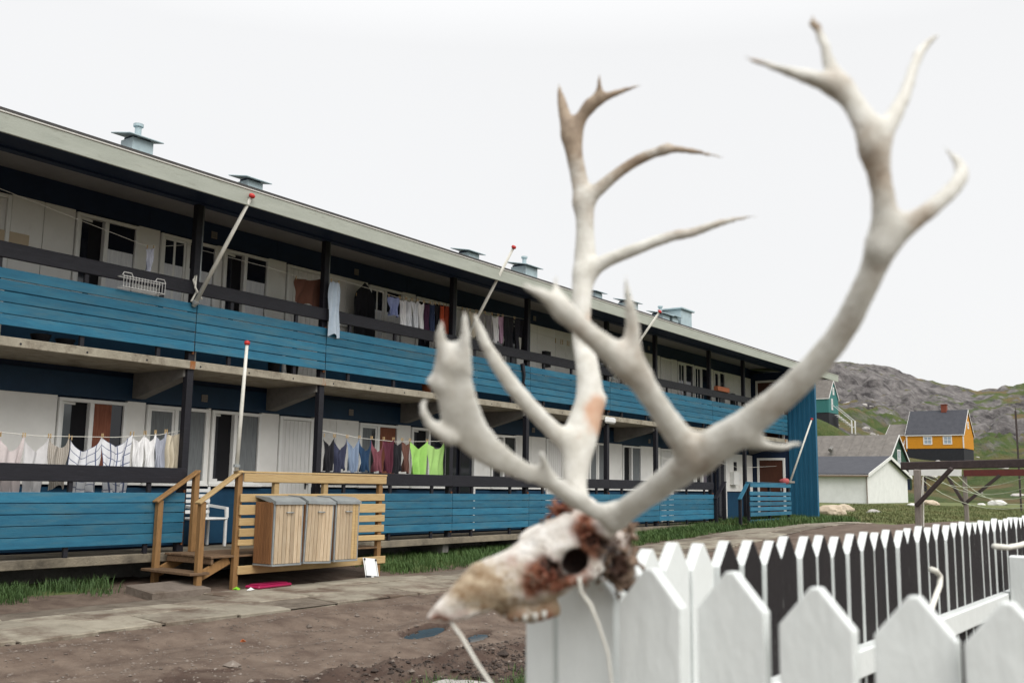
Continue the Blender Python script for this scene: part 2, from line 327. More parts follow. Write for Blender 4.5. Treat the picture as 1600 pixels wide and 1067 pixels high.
# water in the ruts
M_WATER = glassmat('puddle_water', (.045, .034, .028), .05, .4)
for p in PUD[:3]:
    cx, cy, a, b, h = p; n = 44; V = [(cx, cy)]
    for k in range(n):
        t = 2 * math.pi * k / n; V.append((cx + 1.5 * (a * math.cos(t) * math.cos(h) - b * math.sin(t) * math.sin(h)), cy + 1.5 * (a * math.cos(t) * math.sin(h) + b * math.sin(t) * math.cos(h))))
    zz = pud_level(p)
    MB().add([(x, y, zz) for x, y in V], [(0, 1 + k, 1 + (k + 1) % n) for k in range(n)]).build('puddle_water', M_WATER, kind='structure')
# loose stones on the track
def scatter(name, n, fn, size, m, seed, **k):
    r = np.random.default_rng(seed); V = []; F = []; b = 0
    oc = np.array([(1, 0, 0), (-1, 0, 0), (0, 1, 0), (0, -1, 0), (0, 0, 1), (0, 0, -1)], float); of = [(0, 2, 4), (2, 1, 4), (1, 3, 4), (3, 0, 4), (2, 0, 5), (1, 2, 5), (3, 1, 5), (0, 3, 5)]
    P = fn(r, n); zs = gz(P[:, 0], P[:, 1]); sz = size * np.exp(r.normal(0, .55, len(P)))
    for i in range(len(P)):
        a = r.random() * 6.3; q = oc * (r.uniform(.6, 1.3, (6, 1))) * sz[i] * np.array((1, 1, .6)); c, s = math.cos(a), math.sin(a); q = np.stack([q[:, 0] * c - q[:, 1] * s, q[:, 0] * s + q[:, 1] * c, q[:, 2]], -1) + (P[i, 0], P[i, 1], zs[i] + sz[i] * .12)
        V.append(q); F += [(x + b, y + b, z + b) for x, y, z in of]; b += 6
    me = bpy.data.meshes.new(name); me.from_pydata(np.concatenate(V).tolist(), [], F); me.materials.append(m)
    return finish(bpy.data.objects.new(name, me), None, (0, 0, 0), **k)
M_GRAVEL = mat('track_gravel', (.22, .185, .155), (.085, .066, .053), 1.7, .9, coord='World', dirt=(.40, .38, .35), dscale=9, dlo=.6, dhi=.7)
M_CLOD = mat('mud_clods', (.060, .045, .036), (.032, .023, .019), 4, .9, .6, 60, coord='World')
scatter('gravel', 12000, lambda r, n: np.stack([3.2 + 13 * r.random(n) ** 1.2, r.uniform(3.2, 9.5, n)], -1), .008, M_GRAVEL, 3, kind='stuff', label='loose gravel and grit strewn over the muddy track', cat='gravel')
scatter('mud_clods', 5000, lambda r, n: np.stack([7.3 + r.normal(0, 1.1, n), 5.1 + r.normal(0, .45, n)], -1), .010, M_CLOD, 4, kind='stuff', label='dark churned mud clods beside the track', cat='mud')
# pavers of the footpath, laid in uneven rows
M_PAVE = mat('concrete_paver', (.31, .28, .22), (.22, .195, .15), 3, .9, .5, 50, dirt=(.115, .082, .06), dscale=1.1, dlo=.46, dhi=.62, rand=.12, coord='World')
M_BED = layered('path_bedding', ((.10, .08, .062), (.19, .16, .125), 5.0), [], bump=.6, bscale=40)
path = grid_mesh('path', np.arange(2.6, 34.7, .4), np.arange(9.40, 11.28, .2), lambda X, Y: gz(X, Y, False) + .012, M_BED, kind='structure')
def slab_piece(x0, x1, y0, y1, parent, name='paver', m=None, th=.05, sink=.0, chip=.02):
    n = 3; P = []
    pts = [(x0, y0), (x1, y0), (x1, y1), (x0, y1)]; pts = [(x + random.uniform(-chip, chip), y + random.uniform(-chip, chip)) for x, y in pts]
    zc = [float(gz(np.array([x]), np.array([y]), False)[0]) + .032 - sink + random.uniform(-.008, .006) for x, y in pts]
    c = .012; mx_, my_ = sum(p[0] for p in pts) / 4, sum(p[1] for p in pts) / 4
    top = [(x + (mx_ - x) * c * 3, y + (my_ - y) * c * 3, z) for (x, y), z in zip(pts, zc)]
    mid = [(x, y, z - .010) for (x, y), z in zip(pts, zc)]; bot = [(x, y, z - th) for (x, y), z in zip(pts, zc)]
    b = MB().add(top + mid + bot, [(0, 1, 2, 3)] + [(k, 4 + k, 4 + (k + 1) % 4, (k + 1) % 4) for k in range(4)] + [(4 + k, 8 + k, 8 + (k + 1) % 4, 4 + (k + 1) % 4) for k in range(4)])
    return b.build(name, m or M_PAVE, parent)
for row, (y0, y1) in enumerate(((9.42, 9.98), (10.0, 10.60), (10.62, 11.22))):
    x = 2.8 + row * .35
    while x < 34.5:
        w = random.choice((.6, .8, .8, 1.0)); sink = .0
        if row == 0 and random.random() < .30: sink = .035
        if row == 2 and random.random() < .35: sink = .03
        slab_piece(x, x + w - .02, y0 - (.05 if row == 0 else 0) * random.random(), y1, path, sink=sink)
        x += w
# the rocky hill with its meadow foot
def crest(a):
    return np.interp(a, np.radians([-60, -20, 0, 7.87, 9.67, 10.9, 12.4, 14, 17.3, 19.4, 26, 40, 70]), [.05, .07, .09, .096, .094, .0985, .109, .118, .126, .129, .12, .10, .07])
def hill_t(X, Y): return np.clip((np.hypot(X, Y) - 85) / 165, 0, 1.6)
def hill_z(X, Y, rough=True):
    r = np.hypot(X, Y); a = np.arctan2(Y, X); t = hill_t(X, Y); p = 1.0 - .40 * sstep(math.radians(11), math.radians(17.5), a)
    e = crest(a) * np.where(t < 1, t ** p, 1 - .9 * (t - 1))
    z = .72 + .9 * sstep(0, .5, t) + np.minimum(r, 260) * e
    if rough:
        k = sstep(.42, .9, t); wx = X + 9 * fbm(X * .03, Y * .03, 2); wy = Y + 9 * fbm(X * .03 + 50, Y * .03, 2)
        z = z + k * (3.2 * (.55 - ridged(wx * .028, wy * .040, 1))) + sstep(.25, .55, t) * (5.0 * (.5 - ridged(wx * .075, wy * .12, 2)) * (1 - .72 * sstep(.75, .95, t)) + 2.4 * (.5 - ridged(wx * .22, wy * .31, 2)) * (1 - .6 * sstep(.8, .97, t)))
        z = z + sstep(.02, .3, t) * (1 - .6 * k) * 2.2 * (fbm(X * .05, Y * .05, 4) - .5) + sstep(.0, .15, t) * .5 * (fbm(X * .3, Y * .3, 3) - .5)
    return z - .9 * sstep(.03, 0, t)
HOUSES = [(105, 32, 9, 1.0), (131.0, 28.5, 11, 5.2), (129.0, 44.5, 10, 10.9), (131, 33.2, 7, 5.2)]
def hill_full(X, Y):
    z = hill_z(X, Y)
    for hx, hy, rr, hz in HOUSES: w = sstep(rr * 1.9, rr * .8, np.hypot(X - hx, Y - hy)); z = z * (1 - w) + hz * w
    return z
def hill_attr(X, Y, Z):
    t = hill_t(X, Y); n = fbm(X * .03, Y * .03, 4); gx = np.gradient(Z, axis=0) / np.maximum(np.gradient(X, axis=0), 1e-3); gy = np.gradient(Z, axis=1) / np.maximum(np.gradient(Y, axis=1), 1e-3); sl = np.hypot(gx, gy)
    rock = sstep(.34, .62, t + .30 * (n - .5)) * (.47 - .10 * sstep(math.radians(12.5), math.radians(10), np.arctan2(Y, X))) + .35 * sstep(.28, .7, sl) * sstep(.15, .4, t) + .18 * sstep(.50, .62, fbm(X * .12, Y * .12, 3)) * sstep(.1, .3, t)
    dry = .12 + .5 * fbm(X * .07 + 40, Y * .07, 3) + .15 * t
    return dict(rock=rock, dry=dry)
M_HILL = layered('hill_turf_and_rock', ((.052, .098, .022), (.125, .15, .045), .35), [
    ('dry', (.17, .15, .062), (.20, .13, .06), .5, .16),
    ('rock', (.055, .049, .050), (.29, .27, .26), .38, .20)], bump=1.0, bscale=.7, bdist=2.2)
hx = np.array(grade(40, 90, 1.5, 1) + list(np.arange(91, 300, .9)) + grade(301, 460, 3, 1.1)); hy = np.array([-y for y in grade(-4, 170, 2, 1.1)][::-1] + list(np.arange(4.6, 105, .8)) + grade(106, 330, 3, 1.05)); hy = np.sort(hy)
grid_mesh('hill', hx, hy, hill_full, M_HILL, hill_attr, kind='structure')
#BLOCK
# ------------------------------------------------------------------ the apartment block
POST = [2.945, 5.645, 9.245, 11.945, 15.545, 18.245, 21.845, 24.545, 28.145, 30.845, 34.45]
YF, YW = 12.52, 13.87           # balcony front, facade
Z1, Z2 = .58, 3.40              # deck of each storey
XL, XR = -4.0, 34.70
blk = thing('apartment_block', (16, 16.5, .2), 'long two-storey blue and white apartment block with boarded balconies', 'building')
# core walls (dark backing behind the panels), back and gables
MB().box((XL, YW + .05, .0), (36.9, 21.5, 6.02)).build('core_wall', M_NAVY, blk)
MB().box((XL, YW - .35, .0), (XR, YW + .049, Z1 - .16)).build('foundation', M_CONCD, blk)
# windows and doors: (x0, x1, kind, look)
LOW = [(6.05, 7.0, 'd', 0), (7.95, 9.07, 'w', 1), (9.43, 10.61, 'w', 2), (10.69, 11.75, 'w', 3), (12.19, 13.0, 'd', 0), (14.25, 15.39, 'w', 4), (15.81, 17.03, 'w', 5), (17.09, 18.04, 'o', 0), (18.65, 19.67, 'w', 5), (20.99, 21.78, 'd', 0), (23.1, 24.08, 'w', 6), (24.95, 26.07, 'w', 3), (27.35, 28.15, 'd', 0), (28.58, 29.7, 'w', 5), (29.8, 30.9, 'w', 5), (31.02, 32.28, 'o', 0)]
UPP = [(6.05, 7.0, 'd', 0), (8.0, 9.06, 'w', 7), (9.48, 10.6, 'w', 8), (10.74, 11.75, 'w', 7), (12.19, 13.1, 'd', 0), (14.37, 15.42, 'w', 8), (15.85, 17.03, 'w', 9), (17.09, 18.04, 'd', 0), (18.65, 19.67, 'w', 9), (23.1, 24.08, 'w', 9), (24.6, 25.8, 'w', 9), (27.38, 28.15, 'd', 0), (28.57, 29.72, 'w', 10), (29.8, 30.95, 'w', 10), (31.37, 32.3, 'w', 9)]
M_ROOMSHADE = mat('room_shade_black', (.010, .010, .012), (.006, .006, .008), 2, .9)  # near-black colour of the plates that stand for unlit rooms behind windows
def window(x0, x1, z0, z1, look, par):
    """two-light window: casing, left sash (may stand ajar), right light"""
    y = YW - .02; xm = x0 + (x1 - x0) * .47; fw = .055; b = MB()
    for lo, hi in (((x0, z0), (x1, z0 + fw)), ((x0, z1 - fw), (x1, z1)), ((x0, z0 + fw), (x0 + fw, z1 - fw)), ((x1 - fw, z0 + fw), (x1, z1 - fw)), ((xm - .035, z0 + fw), (xm + .035, z1 - fw))):
        b.box((lo[0], y - .045, lo[1]), (hi[0], y + .05, hi[1]), .006)
    w = b.build('window', M_FRAME, par)
    ajar = look in (1, 3, 5, 7)
    L0, L1, R0, R1, b0, b1 = x0 + fw, xm - .035, xm + .035, x1 - fw, z0 + fw, z1 - fw
    s = MB(); t = .038
    for lo, hi in (((L0, b0), (L1, b0 + t)), ((L0, b1 - t), (L1, b1)), ((L0, b0 + t), (L0 + t, b1 - t)), ((L1 - t, b0 + t), (L1, b1 - t))):
        s.box((lo[0], y - .02, lo[1]), (hi[0], y + .02, hi[1]), .004)
    g = MB().box((L0 + t, y - .004, b0 + t), (L1 - t, y + .004, b1 - t))
    if ajar:
        A = np.array(rotz(math.radians(16 if look != 3 else 22))); pv = np.array((L0, y, 0))
        for q in (s, g): q.v = [tuple((np.array(v) - pv) @ A.T + pv) for v in q.v]
    MB().box((x0 + .03, y + .051, z0 + .03), (x1 - .03, y + .06, z1 - .03)).build('room_shade_plate', M_ROOMSHADE, w)
    s.build('sash', M_FRAME, w); g.build('pane', M_GLASS if look not in (1,) else M_GLASSG, w)
    MB().box((R0 + .002, y - .004, b0), (R1 - .002, y + .004, b1)).build('pane', M_GLASS if look not in (2, 6) else M_GLASSG, w)
    if look in (8, 10):
        MB().box(((L0 + L1) / 2 - .02, y - .012, b0 + t), ((L0 + L1) / 2 + .02, y + .012, b1 - t)).build('glazing_bar', M_FRAME, w)
    def drape(xa, xb, za, zb, m, dy=-.0062):
        n = 14; V = []
        for i in range(n + 1):
            xx = xa + (xb - xa) * i / n; yy = y + dy - .0025 * math.sin(i * 2.1); V += [(xx, yy, za), (xx, yy, zb)]
        MB().add(V, [(2 * i, 2 * i + 2, 2 * i + 3, 2 * i + 1) for i in range(n)]).build('curtain', m, w, smooth=True)
    h = b1 - b0
    if look == 1: drape(R0 + .01, R0 + (R1 - R0) * .62, b0, b1, M_CURTR)
    if look == 2: drape(R0 + .01, R1 - .01, b0, b1, M_CURTG); drape(L0 + t, L1 - t, b0 + t, b1 - t, M_CURTG)
    if look == 3: drape(R0 + .01, R1 - .01, b0, b1, M_CURTG)
    if look == 4: drape(R0 + .01, R1 - .01, b0, b1, M_CURTR); drape(L0 + t, L1 - t - .1, b0 + t, b1 - t, M_CURTG)
    if look == 5: drape(R0 + .01, R1 - .15, b0, b0 + h * .7, M_CURTP)
    if look == 6: drape(R0 + .01, R1 - .01, b0, b1, M_CURTG); drape(L0 + t, L1 - t, b0 + t, b1 - t, M_CURTG)
    if look == 7: drape(R0 + .01, R1 - .01, b0, b0 + h * .64, M_CURT)
    if look == 8: drape(R0 + .01, R1 - .01, b0, b0 + h * .62, M_CURT); drape(L0 + t, L1 - t, b0 + t, b0 + h * .62, M_CURT)
    if look == 9: drape(R0 + .01, R1 - .01, b0, b0 + h * .5, M_CURTG)
    MB().box((x0 - .03, y - .09, z0 - .035), (x1 + .03, y + .04, z0 - .002), .006).build('sill', M_FRAME, w)
def door(x0, x1, z0, z1, par, look='d'):
    y = YW - .02; b = MB(); fw = .06
    for lo, hi in (((x0, z0), (x0 + fw, z1)), ((x1 - fw, z0), (x1, z1)), ((x0 + fw, z1 - fw), (x1 - fw, z1))): b.box((lo[0], y - .04, lo[1]), (hi[0], y + .05, hi[1]), .006)
    d = b.build('door', M_FRAME, par)
    if look == 'o':      # open glazed door; a dark sheet paints the unlit room's shade
        MB().box((x0 + fw, y + .03, z0), (x1 - fw, y + .045, z1 - fw)).build('room_shade_sheet', M_GLASS, d)
        q = MB().box((x0 + fw, y - .02, z0), (x0 + fw + .05, y + .02, z1 - fw), .005).box((x0 + fw + .32, y - .02, z0), (x0 + fw + .36, y + .02, z1 - fw), .005); q.build('leaf_stile', M_BLACK, d)
        return
    n = 7; wd = (x1 - x0 - 2 * fw) / n
    for i in range(n): pbox('plank', (x0 + fw + i * wd + .002, y - .006, z0 + .02), (x0 + fw + (i + 1) * wd - .002, y + .02, z1 - fw - .004), M_DOORW, d, .005)
    MB().box((x1 - fw - .09, y - .055, z0 + .98), (x1 - fw - .03, y - .007, z0 + 1.0), .004).box((x1 - fw - .08, y - .012, z0 + .9), (x1 - fw - .045, y - .0065, z0 + 1.1)).build('handle', M_BLACK, d)
for fl, (zd, OPN) in enumerate(((Z1, LOW), (Z2, UPP))):
    dz = zd - Z1; zw0, zw1 = 1.53 + dz, 2.83 + dz
    for (x0, x1, k, look) in OPN:
        if k == 'w': window(x0, x1, zw0 + .03, zw1 - .025, look, blk)
        else: door(x0, x1, zd + .01, zw1 - .025, blk, k)
    edges = [XL] + [e for o in OPN for e in o[:2]] + [XR]
    for i in range(0, len(edges), 2):
        a, b = edges[i] + .012, edges[i + 1] - .012
        if b - a < .05: continue
        n = max(1, math.ceil((b - a) / .95)); w = (b - a) / n
        for j in range(n): pbox('wall_panel', (a + j * w + .004, YW - .03, zw0), (a + (j + 1) * w - .004, YW + .045, zw1), M_WHITEP, blk, .004)
    ds = [o for o in OPN if o[2] != 'w']; ed = [XL] + [e for o in ds for e in o[:2]] + [XR]
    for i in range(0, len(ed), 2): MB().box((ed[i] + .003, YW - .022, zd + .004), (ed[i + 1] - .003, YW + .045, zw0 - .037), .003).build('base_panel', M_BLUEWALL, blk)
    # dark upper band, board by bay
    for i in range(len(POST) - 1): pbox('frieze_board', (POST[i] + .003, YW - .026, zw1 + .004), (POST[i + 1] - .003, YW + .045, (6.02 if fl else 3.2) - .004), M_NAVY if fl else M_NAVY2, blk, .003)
    for x in (10.52, 14.0, 20.4, 26.6):
        v = MB().box((x - .06, YW - .045, zw1 + .10), (x + .06, YW - .0265, zw1 + .22), .004).build('air_vent', M_OLDWOOD, blk)
        for q in range(3): pbox('louvre', (x - .045, YW - .053, zw1 + .12 + q * .03), (x + .045, YW - .0455, zw1 + .135 + q * .03), M_CONCD, v, .001)
# balcony slabs with holes, rust and brackets
for zd, nm in ((Z1, 'lower_slab'), (Z2, 'balcony_slab')):
    MB().box((XL, YF - .03, zd - .125), (XR, YW - .36 if zd < 1 else YW - .03, zd), .008).build(nm, M_CONC if zd > 1 else M_CONCL, blk)
for x in np.arange(6.6, 34, .93):
    MB().tube([(x, YF - .032, Z2 - .075), (x, YF - .0285, Z2 - .075)], .016, 8).build('drain_hole', M_BLACK, blk)
for x in POST:
    MB().box((x - .045, YF - .0335, Z2 - .124), (x + .05, YF - .0295, Z2 - .004)).build('rust_stain', M_STREAK, blk)
    # tapered concrete bracket under the upper slab
    MB().prism([(YF + .06, Z2 - .127), (YW - .03, Z2 - .127), (YW - .03, Z2 - .52), (YW - .12, Z2 - .52), (YF + .06, Z2 - .24)], 0, x - .09, x + .09).build('bracket', M_CONCD, blk)
    if x < 34: MB().prism([(YF + .1, Z1 - .127), (YW - .36, Z1 - .127), (YW - .36, Z1 - .45), (YF + .1, Z1 - .3)], 0, x - .09, x + .09).build('bracket', M_CONCD, blk)
# posts, rails, boards
for x in POST[:-1]:
    pbox('post', (x - .055, YF + .0, Z1 + .001), (x + .055, YF + .11, Z2 - .127), M_BLACK, blk, .006)
    pbox('post', (x - .055, YF + .0, Z2 + .001), (x + .055, YF + .11, 5.83), M_BLACK, blk, .006)
    MB().tube([(x + .085, YF + .05, Z2 + .001), (x + .085, YF + .05, 6.0)], .022, 8).build('downpipe', M_STEEL, blk, smooth=True)
def boards(x0, x1, zb, zt, n=5):
    h = (zt - zb) / n
    for i in range(n):
        g = random.uniform(.008, .014); e = random.uniform(-.003, .003)
        pbox('board', (x0 + .008, YF - .055 + round(e, 3), zb + i * h + g / 2), (x1 - .008, YF - .030 + round(e, 3), zb + (i + 1) * h - g / 2), M_BLUE, blk, .004, jit=.0006)
for a, b in zip(POST[:-1], POST[1:]):
    last = b > 34; e = b + (.2 if last else 0)
    boards(a, e, 3.535, 4.275)
    pbox('handrail', (a + .003, YF - .05, 4.405), (e - .003, YF - .005, 4.615), M_BLACK, blk, .008, jit=.0008)
    if a not in (9.245, 28.145, 30.845):
        boards(a, e, .715, 1.44); pbox('handrail', (a + .003, YF - .05, 1.575), (e - .003, YF - .005, 1.80), M_BLACK, blk, .008, jit=.0008)
    for z in (Z1, Z2):        # studs that carry the boards
        if z == Z1 and a in (9.245, 28.145, 30.845): continue
        n = 3 if b - a > 3 else 2
        for i in range(n):
            xx = a + (b - a) * (i + .5) / n; pbox('stud', (xx - .03, YF - .029, z + .001), (xx + .03, YF + .02, z + 1.1), M_BLACK, blk, .003)
        pbox('joint_strip', (b - .014, YF - .0285, z + .10), (b + .014, YF - .002, z + .90), M_RUST, blk, .002)
# beam under the eaves, soffit, fascia, roof
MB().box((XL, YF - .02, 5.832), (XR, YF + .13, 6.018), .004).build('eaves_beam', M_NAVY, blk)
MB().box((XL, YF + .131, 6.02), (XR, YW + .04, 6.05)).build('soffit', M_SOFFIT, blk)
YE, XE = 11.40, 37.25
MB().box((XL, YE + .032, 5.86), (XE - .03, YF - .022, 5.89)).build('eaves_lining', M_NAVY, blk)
fa = MB().box((XL - .3, YE, 5.645), (XE, YE + .03, 5.882), .006).build('fascia', M_FASCIA, blk)
MB().box((XL - .3, YE - .012, 5.883), (XE + .01, YE + .05, 5.903), .004).build('drip_trim', M_TRIM, fa)
rf = MB().prism([(YE + .0, 5.904), (YE + .0, 5.945), (16.9, 6.62), (22.4, 5.95), (22.4, 5.90), (16.9, 6.50)], 0, XL - .3, XE).build('roof', M_FELT, blk)
for yy0, yy1, z0, z1 in ((YE + .031, 16.9, 5.82, 6.42), (16.9, 22.4, 6.42, 5.82)):
    MB().prism([(yy0, z0 - .1), (yy1, z1 - .1), (yy1, z1 + .09), (yy0, z0 + .07)], 0, XE - .03, XE - .002).build('verge_board', M_FASCIA, blk)
def chimney(x, w, top, flue=False, big=False, Y=14.5):
    top += .07; zr = 5.945 + (Y - YE) * .1227 - .03; b = MB().box((x, Y, zr), (x + w, Y + w * .9, top - .09), .01).build('chimney', M_ZINC, blk)
    if big: MB().box((x - .08, Y - .08, top - .09), (x + w + .08, Y + w * .9 + .08, top - .03), .01).build('cap', M_ZINC, b); return
    for q in (.05, w - .09): MB().box((x + q, Y + .02, top - .09), (x + q + .04, Y + w * .9 - .02, top - .035)).build('spacer', M_NAVY, b)
    ca, sa = math.cos(.20), math.sin(.20); MB().box((x - .13, Y - .11, top - .034), (x + w + .13, Y + w * .9 + .11, top - .014), .004, [[1, 0, 0], [0, ca, -sa], [0, sa, ca]]).build('cap', M_ZINC, b)
    if flue: MB().tube([(x + w / 2, Y + w * .45, top - .012), (x + w / 2, Y + w * .45, top + .17), (x + w / 2, Y + w * .45, top + .171), (x + w / 2, Y + w * .45, top + .22)], [.055, .055, .085, .085], 12).build('flue', M_ZINC, b)
for a in ((9.27, .40, 7.36, True), (11.72, .36, 7.27), (18.50, .42, 7.26), (20.95, .55, 7.40, True), (24.55, .40, 7.29), (26.68, .50, 7.35, True), (28.9, .5, 7.3, True), (29.62, .42, 7.32)): chimney(*a)
chimney(30.25, .85, 7.66, big=True)
# store at the far end: ribbed cladding, brown doors behind the balcony ends
MB().box((XR + .03, 11.51, .2), (XR + .12, 12.6, 5.84)).box((XR + .03, 12.601, .2), (36.9, YW + .049, 5.84)).build('store_wall', M_NAVY, blk)
def planks_x(y0, y1, z0, z1, x, n):
    w = (y1 - y0) / n
    for i in range(n): pbox('cladding_plank', (x - .022 + (.010 if i % 2 else 0), y0 + i * w + .002, z0), (x + .029, y0 + (i + 1) * w - .002, z1), M_BLUECLAD, blk, .004)
planks_x(11.50, 12.46, .42, 5.66, XR, 11)
MB().box((XR - .03, 11.472, .42), (XR + .13, 11.499, 5.64), .005).build('corner_board', M_BLUECLAD, blk)
for zd in (Z1, Z2):
    d = MB().box((XR - .03, 12.62, zd + .02), (XR + .028, 12.70, zd + 2.16), .005).box((XR - .03, 13.58, zd + .02), (XR + .028, 13.66, zd + 2.16), .005).box((XR - .03, 12.70, zd + 2.08), (XR + .028, 13.58, zd + 2.16), .005).build('store_door', M_FRAME, blk)
    MB().box((XR - .005, 12.702, zd + .02), (XR + .027, 13.578, zd + 2.078)).build('leaf', M_BROWN, d); MB().box((XR - .05, 12.76, zd + .98), (XR - .006, 12.80, zd + 1.08), .004).build('handle', M_STEEL, d)
# small fittings on the walls
for (x0, x1, z0, z1, m, d) in ((20.75, 21.0, 4.62, 5.02, M_BLACK, .12), (32.75, 33.0, 4.55, 4.95, M_BLACK, .10), (32.6, 33.05, 1.75, 2.2, M_FRAME, .16), (33.12, 33.4, 1.9, 2.15, M_PLASTIC, .10), (32.95, 33.1, 2.25, 2.55, M_BLACK, .06), (20.1, 20.2, 1.75, 2.2, M_BLACK, .05), (13.45, 13.75, 4.65, 4.85, M_FRAME, .10), (6.85, 7.3, 4.80, 5.1, mat('faded_notice', (.55, .46, .33), (.5, .4, .28), 3, .8), .012)):
    b = MB().box((x0, YW - .03 - d, z0), (x1, YW - .031, z1), .006).build('meter_box' if d > .05 else 'wall_plate', m, blk)
    if d > .05: MB().box((x0 + .02, YW - .036 - d, z0 + .02), (x1 - .02, YW - .0305 - d, z1 - .02), .002).build('cover', m, b)
#THINGS
# ------------------------------------------------------------------ wooden landing with stairs
def landing(X0, X1, Yn, Yf, loc, label, mu, mh, mt, rail_top, slats, low_rail, posts_near, post_w=.085, steps=((-.38, .38),)):
    """boarded landing in front of the balcony; stairs go down towards -X between two sloping handrails"""
    t = thing('stair_landing', loc, label, 'stairs', 'stair landings in front of the block'); zg = loc[2]
    n = 8; w = (Yf - Yn) / n
    for i in range(n): pbox('deck_board', (X0 - .42, Yn + i * w + .004, .555), (X1 - .02, Yn + (i + 1) * w - .004, .583), mt, t, .004, jit=.002)
    MB().box((X0 - .40, Yn + .03, .47), (X0 - .36, Yf - .03, .553), .004).build('joist', mt, t)
    for x in posts_near: pbox('post', (x - post_w / 2, Yn - .005, gz1(x, Yn) - .05), (x + post_w / 2, Yn + .075, rail_top - .03), mu, t, .006)
    pbox('handrail', (X0 - .05, Yn - .04, rail_top - .028), (X1 + .01, Yn + .10, rail_top), mh, t, .006)
    pbox('rail_board', (X0 + .05, Yn - .036, rail_top - .155), (X1, Yn - .007, rail_top - .032), mh, t, .006)
    for z0, z1 in slats: pbox('slat', (X0 + random.uniform(-.01, .03), Yn - .036 - random.uniform(0, .004), z0), (X1 + random.uniform(-.03, .02), Yn - .007, z1), mh, t, .006, jit=.004)
    pbox('bottom_rail', (X0 + .02, Yn - .036, low_rail[0]), (X1 + .03, Yn - .007, low_rail[1]), mh, t, .006)
    # stair: strings, treads and the two handrails
    for side, y in (('near', Yn), ('far', Yf - .1)):
        xb, xt = X0 - .60, X0
        pbox('post', (xb - post_w / 2, y - .005, gz1(xb, y) - .05), (xb + post_w / 2, y + .08, 1.33), mu, t, .006)
        if side == 'far': pbox('post', (xt - post_w / 2, y - .005, .585), (xt + post_w / 2, y + .08, rail_top - .03), mu, t, .006)
        MB().bar((xb - .08, y + .03, 1.305), (xt + .03, y + .03, rail_top - .0), .125, .03, c=.005).build('stair_handrail', mh if side == 'near' else mu, t)
        MB().bar((xb + .02, y + .10, zg + .12), (xt - .05, y + .10, .52), .04, .13, c=.005).build('string', mu, t)
    for dx, z in steps: pbox('tread', (X0 + dx - .40, Yn - .03, z - .035), (X0 + dx - .08, Yf + .02, z), mt, t, .005, jit=.006)
    return t
land = landing(9.36, 12.40, 11.40, 12.46, (10.6, 11.9, .17), 'raw yellow pine landing and steps carrying three bin cabinets', M_PINEV, M_PINE, M_TREAD, 1.76,
        ((.70, .785), (.83, .945), (.99, 1.095), (1.14, 1.28), (1.325, 1.44)), (.31, .43), (9.37, 12.30))
for x in (10.9, 11.98): pbox('post', (x - .05, 12.36, .585), (x + .05, 12.44, 1.73), M_PINE, land, .006)
MB().box((10.4, 12.34, 1.60), (12.4, 12.36, 1.70), .005).build('back_rail', M_PINE, land)
land2 = landing(28.75, 32.30, 11.60, 12.46, (30.4, 12.0, .4), 'blue painted landing with dark steps at the store end', M_BLACK, M_BLUE, M_TREAD, 1.83,
        ((.80, .92), (.955, 1.075), (1.11, 1.23), (1.265, 1.385), (1.42, 1.54)), (.56, .70), (28.8, 30.5, 32.2), .10, ((-.38, .40), (-.68, .24)))
MB().box((32.05, 11.52, 1.832), (32.55, 11.72, 1.90), .006).build('rail_cap', M_OLDWOOD, land2)
# slab step and flat bits lying about
b = slab_piece(7.92, 8.82, 11.22, 11.78, None, 'step_slab', mat('brown_stained_slab', (.20, .165, .135), (.13, .105, .085), 4, .9, .6, 25, dirt=(.07, .05, .035), dscale=2, dlo=.5, dhi=.7), .12, -.07, .05); b['label'] = 'loose grey concrete slab lying before the pine steps'; b['category'] = 'concrete slab'
